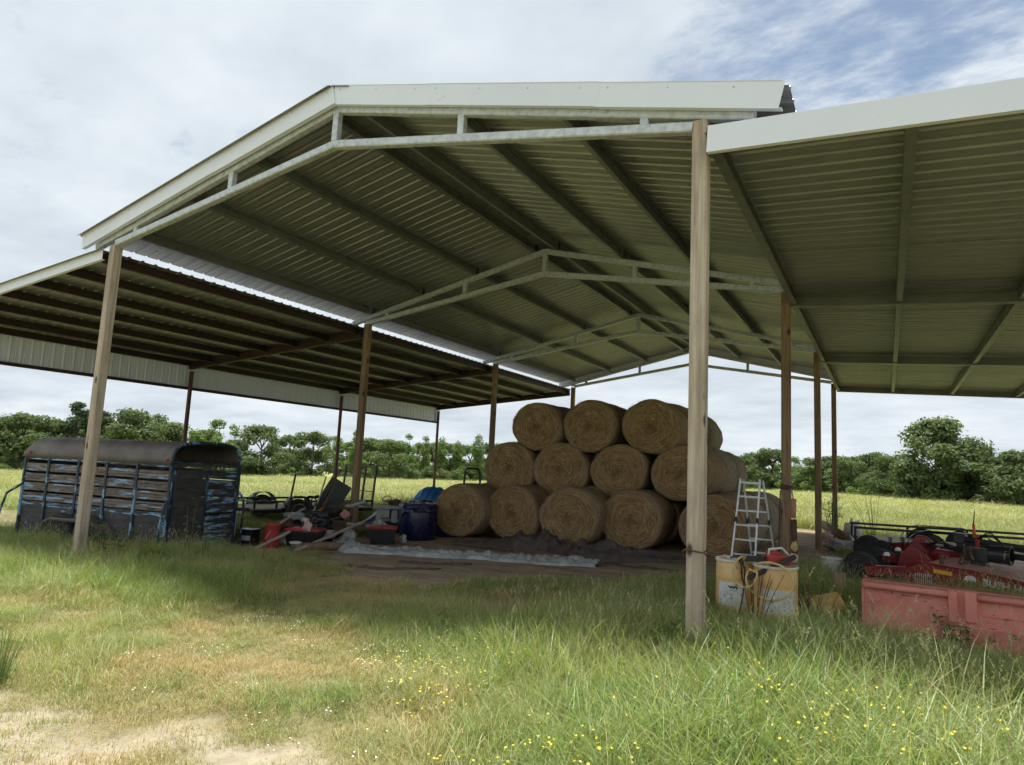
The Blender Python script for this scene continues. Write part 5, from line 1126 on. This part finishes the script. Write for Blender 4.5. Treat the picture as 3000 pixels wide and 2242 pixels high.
for k in range(9):
    x = .03+.026*k; mb.tube([(x,-.012,.44),(x+.004,-.016,.40),(x-.004,-.014,.36),(x+.003,-.016,.31),(x,-.014,.26)], .006, 5)
rcb(mb, 'chain_guard', 'chrome')
mb = MB(); mb.add([(.26,-.008,.53),(.49,-.008,.512),(.49,-.008,.457),(.26,-.008,.475),(.26,-.003,.53),(.49,-.003,.512),(.49,-.003,.457),(.26,-.003,.475)], [(0,1,2,3),(4,7,6,5),(0,4,5,1),(3,2,6,7)]); rcb(mb, 'reflector_strip', 'yellowref')
# raised lettering and animal badge on the side panel
def letters(txt, size, name, parent, M4, mat):
    cu = bpy.data.curves.new(name, 'FONT'); cu.body = txt; cu.size = size; cu.extrude = .001; cu.offset = size*.022; cu.resolution_u = 2
    to = bpy.data.objects.new(name, cu); COL.objects.link(to); dg = bpy.context.evaluated_depsgraph_get(); dg.update()
    me_ = bpy.data.meshes.new_from_object(to.evaluated_get(dg)); bpy.data.objects.remove(to); bpy.data.curves.remove(cu)
    me_.materials.clear(); me_.materials.append(mat); o = bpy.data.objects.new(name, me_); COL.objects.link(o); o.parent = parent; o.matrix_local = M4; return o
letters('BUSH HOG', .125, 'panel_lettering', rc, Matrix.Translation((.84,-.004,.395)) @ Matrix.Rotation(R(4.5),4,'Y') @ Matrix.Rotation(R(90),4,'X'), MAT['white'])
hog = [(0,.02),(.02,.035),(.028,.06),(.05,.065),(.075,.072),(.11,.07),(.135,.058),(.145,.035),(.14,.005),(.13,.005),(.125,.022),(.10,.018),(.095,0),(.082,0),(.08,.018),(.055,.016),(.05,.002),(.038,.002),(.036,.02),(.015,.012)]
mb = MB(); n_ = len(hog); mb.add([(.62+a*1.05,-.006,.41+b_*1.25) for a, b_ in hog]+[(.62+a*1.05,-.003,.41+b_*1.25) for a, b_ in hog], [tuple(range(n_))]+[(i,(i+1) % n_,n_+(i+1) % n_,n_+i) for i in range(n_)]); rcb(mb, 'animal_badge', 'white')

# ------------------------------------------------------------------ black flatbed trailer
fb = thing('flatbed_trailer', 'long black flatbed trailer with low rails and wide mudguards behind the red cutter', 'trailer', (.74,12.25,tz(2.5,13)), .0)
FL, FW = 6.2, 1.85; zr = .38-fb.location.z; zd = zr-.30
mb = MB(); mb.beam((0,0,zd-.08),(FL,0,zd-.08),.06,.13); mb.beam((-.15,FW,zd-.08),(FL,FW,zd-.08),.06,.13); mb.beam((0,0,zd-.08),(-.15,FW,zd-.08),.06,.13); mb.beam((FL,0,zd-.08),(FL,FW,zd-.08),.06,.13); mb.build('chassis', MAT['black'], fb)
for k in range(10):
    mb = MB(); yy = .10+k*(FW-.2)/9; mb.box((FL/2, yy, zd), (FL-.1, (FW-.2)/9-.012, .04)); mb.build('deck_plank', MAT['deckwood'], fb)
for y, x0 in ((0, 0), (FW, -.15)):
    mb = MB(); mb.beam((x0,y,zr),(FL,y,zr+.07),.055,.055)
    for k in range(6): xx = x0+.03+(FL-x0-.06)*k/5; mb.beam((xx,y,zd-.02),(xx,y,zr-.02+.07*k/5),.05,.05,up=(0,1,0))
    mb.build('side_rail', MAT['black'], fb)
for y, o_, xs in ((0,-1,1.95),(FW,1,1.85)):
    mb = MB(); pts = [(-.86,-.16),(-.80,-.02),(-.66,.10),(-.42,.165),(.42,.165),(.66,.10),(.80,-.02),(.86,-.16)]
    for (xa, za), (xb, zb) in zip(pts[:-1], pts[1:]):
        mb.add([(xs+xa,y+o_*.03,zr-.10+za),(xs+xb,y+o_*.03,zr-.10+zb),(xs+xb,y+o_*.30,zr-.10+zb),(xs+xa,y+o_*.30,zr-.10+za)], [(0,1,2,3)])
    mo = mb.build('mudguard', MAT['black'], fb, True); mo.modifiers.new('t','SOLIDIFY').thickness = .015
    for dx in (-.40,.42): wheel(fb, (xs+dx, y+o_*.17, .30), .32, .19, .19, 'y', 'black', 6)
mb = MB(); mb.beam((FL,.3,zd-.1),(FL+1.2,FW/2,zd-.1),.07,.09); mb.beam((FL,FW-.3,zd-.1),(FL+1.2,FW/2,zd-.1),.07,.09); mb.tube([(FL+.9,FW/2,-.02),(FL+.9,FW/2,zd+.3)], .03, 8); mb.build('drawbar', MAT['black'], fb)

# ------------------------------------------------------------------ grass
TEMPL = bpy.data.collections.new('grass_templates')          # not linked to the scene: sources for the sward only
def blade(vs, fs, mi, rg, base, ang, h, lean, w, seg=4, m=0, curl=1.0):
    d = Vector((math.cos(ang), math.sin(ang), 0)); s = Vector((-d.y, d.x, 0)); o = len(vs); tw = rg.uniform(-.5,.5)
    for k in range(seg+1):
        t_ = k/seg; out = lean*h*(t_**(1.6*curl)); z = h*(t_-.30*lean*t_*t_*t_)
        p = Vector(base)+d*out+Vector((0,0,z)); ww = w*(1-t_**1.5)*.5; sv = (s*math.cos(tw*t_)+d*math.sin(tw*t_))
        if k < seg: vs += [p-sv*ww, p+sv*ww]
        else: vs.append(p)
    for k in range(seg-1): fs.append((o+2*k, o+2*k+1, o+2*k+3, o+2*k+2)); mi.append(m)
    fs.append((o+2*seg-2, o+2*seg-1, o+2*seg)); mi.append(m)
def seedhead(vs, fs, mi, rg, base, ang, h, lean, m):
    d = Vector((math.cos(ang), math.sin(ang), 0)); b = Vector(base)
    blade(vs, fs, mi, rg, base, ang, h, lean, .0035, 4, m, .8)
    top = b+d*lean*h*.9+Vector((0,0,h*.93*(1-.22*lean)))
    for k in range(9):
        t_ = k/8; p = top+(d*(.3+lean)*.10+Vector((0,0,.11)))*t_*rg.uniform(.8,1.1); a = rg.uniform(0,6.28); q = Vector((math.cos(a), math.sin(a), .8))*.016
        o = len(vs); vs += [p, p+q+Vector((.004,0,0)), p+Vector((0,0,.018)), p+q*.6+Vector((0,.006,.012))]; fs += [(o,o+1,o+2),(o,o+3,o+2)]; mi += [m, m]
def tuft(name, seed, n, h, spread, lean, w, mats, seeds=0, seg=4, hv=.45):
    rg = random.Random(seed); vs = []; fs = []; mi = []
    for q in range(n):
        a = rg.uniform(0, 6.28); r_ = spread*math.sqrt(rg.random()); b = (math.cos(a)*r_, math.sin(a)*r_, -.02)
        blade(vs, fs, mi, rg, b, rg.uniform(0,6.28), h*rg.uniform(1-hv, 1.1), abs(rg.gauss(lean,.25))+.05, w*rg.uniform(.7,1.3), seg)
    for q in range(seeds):
        a = rg.uniform(0, 6.28); r_ = spread*math.sqrt(rg.random())
        seedhead(vs, fs, mi, rg, (math.cos(a)*r_, math.sin(a)*r_, 0), rg.uniform(0,6.28), h*rg.uniform(1.05, 1.5), rg.uniform(.05,.45), 1)
    me_ = bpy.data.meshes.new(name); me_.from_pydata([tuple(v_) for v_ in vs], [], fs)
    for m_ in mats: me_.materials.append(m_)
    me_.polygons.foreach_set('material_index', mi); set_bv(me_, rg); o = bpy.data.objects.new(name, me_); return o
def templ(name, objs):
    c = bpy.data.collections.new(name)
    for i, o in enumerate(objs): o.name = f'{name}_{i:02d}'; c.objects.link(o)
    return c
def scatter(name, label, cat, pts, rot, scl, idx, coll):
    n = len(pts); me_ = bpy.data.meshes.new(name); me_.vertices.add(n); me_.vertices.foreach_set('co', np.asarray(pts, np.float32).reshape(-1))
    for nm, ty, arr, key in (('rot','FLOAT_VECTOR',rot,'vector'),('scl','FLOAT_VECTOR',scl,'vector'),('idx','INT',idx,'value')):
        at = me_.attributes.new(nm, ty, 'POINT'); at.data.foreach_set(key, np.asarray(arr, np.int32 if ty == 'INT' else np.float32).reshape(-1))
    o = put(name, me_)
    ng = bpy.data.node_groups.new(name+'_nodes', 'GeometryNodeTree')
    ng.interface.new_socket('Geometry', in_out='INPUT', socket_type='NodeSocketGeometry'); ng.interface.new_socket('Geometry', in_out='OUTPUT', socket_type='NodeSocketGeometry')
    gi = ng.nodes.new('NodeGroupInput'); go = ng.nodes.new('NodeGroupOutput'); ip = ng.nodes.new('GeometryNodeInstanceOnPoints'); ci = ng.nodes.new('GeometryNodeCollectionInfo')
    ci.inputs['Collection'].default_value = coll; ci.inputs['Separate Children'].default_value = True; ci.inputs['Reset Children'].default_value = True
    def na(nm, ty): q = ng.nodes.new('GeometryNodeInputNamedAttribute'); q.data_type = ty; q.inputs['Name'].default_value = nm; return q.outputs['Attribute']
    er = ng.nodes.new('FunctionNodeEulerToRotation'); ng.links.new(na('rot','FLOAT_VECTOR'), er.inputs[0])
    ng.links.new(gi.outputs[0], ip.inputs['Points']); ng.links.new(ci.outputs[0], ip.inputs['Instance']); ip.inputs['Pick Instance'].default_value = True
    ng.links.new(na('idx','INT'), ip.inputs['Instance Index']); ng.links.new(er.outputs[0], ip.inputs['Rotation']); ng.links.new(na('scl','FLOAT_VECTOR'), ip.inputs['Scale'])
    ng.links.new(ip.outputs[0], go.inputs[0]); md = o.modifiers.new('sward', 'NODES'); md.node_group = ng
    return tag(o, label, cat, None, 'stuff')
rs = np.random.RandomState(5)
def in_view(x, y, a0=-72, a1=14, rmin=0):
    dx, dy = x-CAM.x, y-CAM.y; a = np.degrees(np.arctan2(dx, dy)); return (a > a0) & (a < a1)
OBST = [(-8.9,3.4,.2),(-8.62,3.95,.45),(-.2,2.72,.23),(.31,2.46,.27),(.89,3.95,.1)]
def height_map(x, y):
    """measured sward height in metres"""
    d = (x+4.3)*.592+(y+.2)*.806
    h = .07+.31*sstep(-.4, 1.9, d)+.06*sstep(.2, 1.6, x)*sstep(-2.2, -.8, y)-.04*sstep(.4, 2.0, y)*sstep(.3, 1.0, x)
    left = sstep(-4.6, -6.2, x)*sstep(-2.1, -.7, y)
    h = np.maximum(h, .07+.22*left)
    h = np.maximum(h, .08+.26*sstep(-2.9,-1.9,x)*sstep(-1.4,-.2,y))
    pile = sstep(-10.2,-9.4,x)*sstep(-6.4,-7.2,x)*sstep(1.2,2.4,y)
    h = h*(1-.75*pile)
    h = h*(1-.55*sstep(4.2,5.5,y)*sstep(.2,.6,x))*(1-.5*sstep(4.0,5.5,y)*sstep(-9.6,-10.2,x))
    h = h*(1-.68*sstep(-7.0,-5.6,x)*sstep(-.6,.9,y)*sstep(-1.3,-2.3,x))*(1-.35*sstep(-2.6,-1.6,x)*sstep(-.2,1.4,y)*sstep(.1,-.5,x))
    h = h*(1-.5*sstep(1.4,2.3,x)*sstep(.4,1.4,y)*sstep(3.2,2.4,y))*(1-.5*sstep(-.6,-.1,x)*sstep(.2,1.3,y)*sstep(3.4,2.8,y))
    return h*(.55+.9*vnoise(x, y, 1.1, 61, 3))
def samples(n, x0, x1, y0, y1): return rs.uniform(x0, x1, n), rs.uniform(y0, y1, n)
def finish(x, y, hs, var, tilt=.12, ww=None):
    n = len(x); z = terrain(x, y); pts = np.stack([x, y, z], 1)
    rot = np.stack([rs.normal(0, tilt, n), rs.normal(0, tilt, n), rs.uniform(0, 6.28, n)], 1)
    w_ = hs if ww is None else ww
    return pts, rot, np.stack([w_, w_, hs], 1), rs.randint(0, var, n)
def clear_of(x, y):
    k = np.ones(len(x), bool)
    for ox, oy, r_ in OBST: k &= np.hypot(x-ox, y-oy) > r_
    c, s_ = math.cos(.172), math.sin(.172); lx = (x-tx)*c+(y-ty_)*s_; ly = -(x-tx)*s_+(y-ty_)*c
    k &= ~((lx > -3.5) & (lx < 0) & (ly > .02) & (ly < 1.56))
    k &= ~((np.abs(x) < .08) & (np.abs(y) < .08)) & ~((np.abs(x-XL) < .08) & (np.abs(y) < .08))
    c, s_ = math.cos(ca), math.sin(ca); lx = (x-1.75)*c+(y-5.55)*s_; ly = -(x-1.75)*s_+(y-5.55)*c
    k &= ~((lx > 0) & (lx < 2.4) & (ly > 0) & (ly < 3.2))
    return k
TALL = templ('tall_tuft', [tuft('t', 100+i, 120, 1.0, 1.0, .68, .0165, [MAT['g_tall'], MAT['g_seed']], (0,4,2,8,1,4)[i]) for i in range(6)])
SHORT = templ('short_tuft', [tuft('s', 200+i, 170, 1.0, 3.0, .75, .055, [MAT['g_short'], MAT['g_seed']], 0, 3, .7) for i in range(5)])
FIELD = templ('field_tuft', [tuft('f', 300+i, 85, 1.0, .55, .30, .020, [MAT['g_field'], MAT['g_seed']], 8, 3, .4) for i in range(5)])
# tall sward
x, y = samples(15000, -13.5, 4.2, -4.2, 7.5); h = height_map(x, y); fm = floor_mask(x, y)
k = in_view(x, y) & (rs.rand(len(x)) > fm*1.15) & (h > .12) & clear_of(x, y) & (np.hypot(x-CAM.x, y-CAM.y) > 2.0)
tuf = (vnoise(x, y, 3.1, 141, 2) > .70) & (rs.rand(len(x)) < .5); h = np.where(tuf & (h < .16), .10+.12*rs.rand(len(x)), h); k |= tuf & (h > .09) & (h < .23) & in_view(x, y) & (y < 1.0) & (np.hypot(x-CAM.x, y-CAM.y) > 2.2)
k &= rs.rand(len(x)) < np.maximum(tuf*.8, np.clip((h-.08)/.16, 0, 1))*(1-.75*sand_mask(x, y))
x, y, h = x[k], y[k], h[k]; h = h*rs.uniform(.7, 1.3, len(x))
scatter('tall_grass', 'tall uncut green grass with seed heads in front of the barn', 'grass', *finish(x, y, h, 6, .16, np.clip(h*1.15, .22, .7)), TALL)
# short worn turf
x, y = samples(15000, -13, 4, -5, 5.5); h = height_map(x, y); fm = floor_mask(x, y)
k = in_view(x, y) & (rs.rand(len(x)) > fm*1.3) & clear_of(x, y) & (rs.rand(len(x)) > sand_mask(x, y)*.85) & (h < .36) & (np.hypot(x-CAM.x, y-CAM.y) > 1.6)
x, y, h = x[k], y[k], h[k]; sc_ = np.clip(h*.75, .045, .12)*rs.uniform(.6, 1.35, len(x))
scatter('short_grass', 'short worn yellow green turf around the sandy patches', 'grass', *finish(x, y, sc_, 5, .2, np.clip(sc_*.8, .05, .1)), SHORT)
# hay field beyond
n = 10000; ang = np.radians(rs.uniform(-70, 16, n)); rr = 13*np.exp(rs.rand(n)*np.log(125/13.)); x = CAM.x+np.sin(ang)*rr; y = CAM.y+np.cos(ang)*rr
k = ((x < -11.2) & (y > 4.5)) | (y > 18.6) | ((x > .5) & (y > 11.0) & (rs.rand(n) < .35))
k &= ~((x > -13.0) & (x < -10.8) & (y > 4) & (y < 10.3) & (rs.rand(n) < .8)) & ~((x > .6) & (x < 7) & (y > 12) & (y < 14.4))
x, y, rr = x[k], y[k], rr[k]; hs = (.34+.22*vnoise(x, y, .12, 71))*rs.uniform(.75, 1.2, len(x))*(1-.45*((x > .4) & (y < 18)))*(1-.35*((x < -10) & (y < 9))); ww = np.clip(rr/30, .55, 2.2)*rs.uniform(.8,1.2,len(x))
scatter('hay_field', 'yellow green hay field stretching to the woods behind the barn', 'field', *finish(x, y, hs, 5, .08, ww), FIELD)
# wild flowers
def flower(seed, mat, r_, n=5):
    rg = random.Random(seed); mb = MB(); hgt = 1.0
    for q in range(4):
        bx0, by0 = rg.uniform(-.08,.08), rg.uniform(-.08,.08); hh = rg.uniform(.7, 1.1)*.30; tip = Vector((bx0+rg.uniform(-.05,.05), by0+rg.uniform(-.05,.05), hh))
        nrm = Vector((rg.uniform(-.5,.5), rg.uniform(-.8,.1), 1)).normalized(); a = nrm.orthogonal().normalized(); b_ = nrm.cross(a)
        for p in range(n):
            t0 = 6.283*p/n; c0 = a*math.cos(t0)+b_*math.sin(t0); c1 = a*math.cos(t0+.55)+b_*math.sin(t0+.55); c2 = a*math.cos(t0-.55)+b_*math.sin(t0-.55)
            mb.add([tip, tip+c2*r_*.75+nrm*.003, tip+c0*r_+nrm*.004, tip+c1*r_*.75+nrm*.003], [(0,1,2,3)])
    me_ = bpy.data.meshes.new('flower'); me_.from_pydata(mb.v, [], mb.f); me_.materials.append(mat); return bpy.data.objects.new('flower', me_)
YF = templ('yellow_flower', [flower(400+i, MAT['petal'], .009) for i in range(4)]); WF = templ('white_flower', [flower(410+i, MAT['petalw'], .007, 8) for i in range(3)])
x, y = samples(1500, -2.2, 3.2, -3.2, .3); d = (x+.9)*.592+(y+2.7)*.806
k = in_view(x, y) & (vnoise(x, y, 1.6, 81) > .46) & (d > .0) & (rs.rand(1500) < np.clip(1.1-.55*(y+2.4), .05, 1)) & (np.hypot(x-CAM.x, y-CAM.y) > 2.3); x, y = x[k][:230], y[k][:230]
scatter('yellow_wildflowers', 'small yellow buttercups scattered through the tall grass', 'flowers', *finish(x, y, np.clip(height_map(x, y)/.32, .5, 1.5), 4, .1, np.ones(len(x))), YF)
x, y = samples(160, -4.5, 0.2, -3.2, .4); k = (vnoise(x, y, 1.4, 91) > .52) & in_view(x, y); x, y = x[k], y[k]
scatter('white_wildflowers', 'small white clover flowers in the thin grass', 'flowers', *finish(x, y, np.clip(height_map(x, y)/.34, .25, 1.0), 3, .1, np.ones(len(x))), WF)

# ------------------------------------------------------------------ single weeds and bushes
def weed(name, loc, h, n, spread, label, cat='weed', leaf=.09, m='l_weed', stem='bark', seed=0, arch=.3, lw=.28, sr=.007):
    rg = random.Random(500+seed); o = thing(name, label, cat, loc); sm_ = MB(); lf = MB()
    for q in range(n):
        a = rg.uniform(0, 6.28); hh = h*rg.uniform(.65, 1.0); e = Vector((math.cos(a)*spread*rg.random(), math.sin(a)*spread*rg.random(), hh)); b = Vector((e.x*.15, e.y*.15, -.03)); mid_ = b.lerp(e, .55)+Vector((0,0,hh*.08))
        sm_.tube([b, mid_, e], [sr*h**.3, sr*.7, sr*.32], 5)
        for k in range(int(6+hh*9)):
            t_ = rg.uniform(.18, 1); p = b.lerp(mid_, t_*2) if t_ < .5 else mid_.lerp(e, t_*2-1)
            aa = rg.uniform(0, 6.28); d = Vector((math.cos(aa), math.sin(aa), rg.uniform(-.1,.55))).normalized(); s = d.cross(Vector((0,0,1))).normalized(); L_ = leaf*rg.uniform(.6,1.3); dr = Vector((0,0,-L_*arch))
            lf.add([p, p+d*L_*.45+s*L_*lw*.5, p+d*L_+dr, p+d*L_*.45-s*L_*lw*.5], [(0,1,2,3)])
    sm_.build('stems', MAT[stem], o)
    me_ = bpy.data.meshes.new('leaves'); me_.from_pydata(lf.v, [], lf.f); me_.materials.append(MAT[m]); set_bv(me_, rg); put('leaves', me_, o); return o
weed('leafy_weed', G(-8.85,.25), .75, 12, .42, 'leafy green weed bush at the foot of the front post before the stock trailer', seed=1, leaf=.11)
weed('tall_weed', G(-8.3,1.15), 1.05, 3, .25, 'tall spindly weed in front of the stock trailer gate', seed=2, leaf=.10, lw=.2)
weed('tall_weed', G(-8.05,1.3), .80, 2, .2, 'shorter spindly weed in front of the stock trailer gate', seed=3, leaf=.09, lw=.2)
weed('leafy_weed', G(-.17,-.12), .42, 6, .2, 'bright broad leaved weed at the foot of the front post by the drums', seed=4, leaf=.15, lw=.2)
weed('bushy_shrub', G(.05,16.2), 1.25, 16, .5, 'green leafy bush growing between the two far posts', 'bush', seed=5, leaf=.20, lw=.25)
weed('dry_stalks', G(1.1,16.6), 1.5, 9, .9, 'bare dry stalks standing before the hay field', 'stalks', leaf=.03, m='g_seed', stem='brown_rust', seed=6)
weed('climbing_vine', G(2.05,2.40), .42, 6, .22, 'small green vine climbing over the faded red scraper', 'vine', seed=7, leaf=.09, lw=.5)
weed('dead_weed', G(.15,2.05), .72, 9, .35, 'dry branching weed stalks in front of the drums', 'weed', leaf=.025, m='g_seed', stem='brown_rust', seed=8)
weed('dead_weed', G(.65,2.7), .60, 12, .3, 'brown dead weed tangle beside the wider drum', 'weed', leaf=.05, m='g_seed', stem='brown_rust', seed=9)
weed('broom_weed', G(-4.0,-3.35), .46, 60, .26, 'upright wiry broom weed clump on the sandy ground', 'weed', leaf=.035, m='l_weed', stem='g_tall', seed=10, lw=.12, sr=.0022)
weed('dock_weed', G(1.9,5.05), .5, 5, .2, 'low brownish weed against the side of the red cutter', 'weed', leaf=.10, m='g_tall', seed=11)
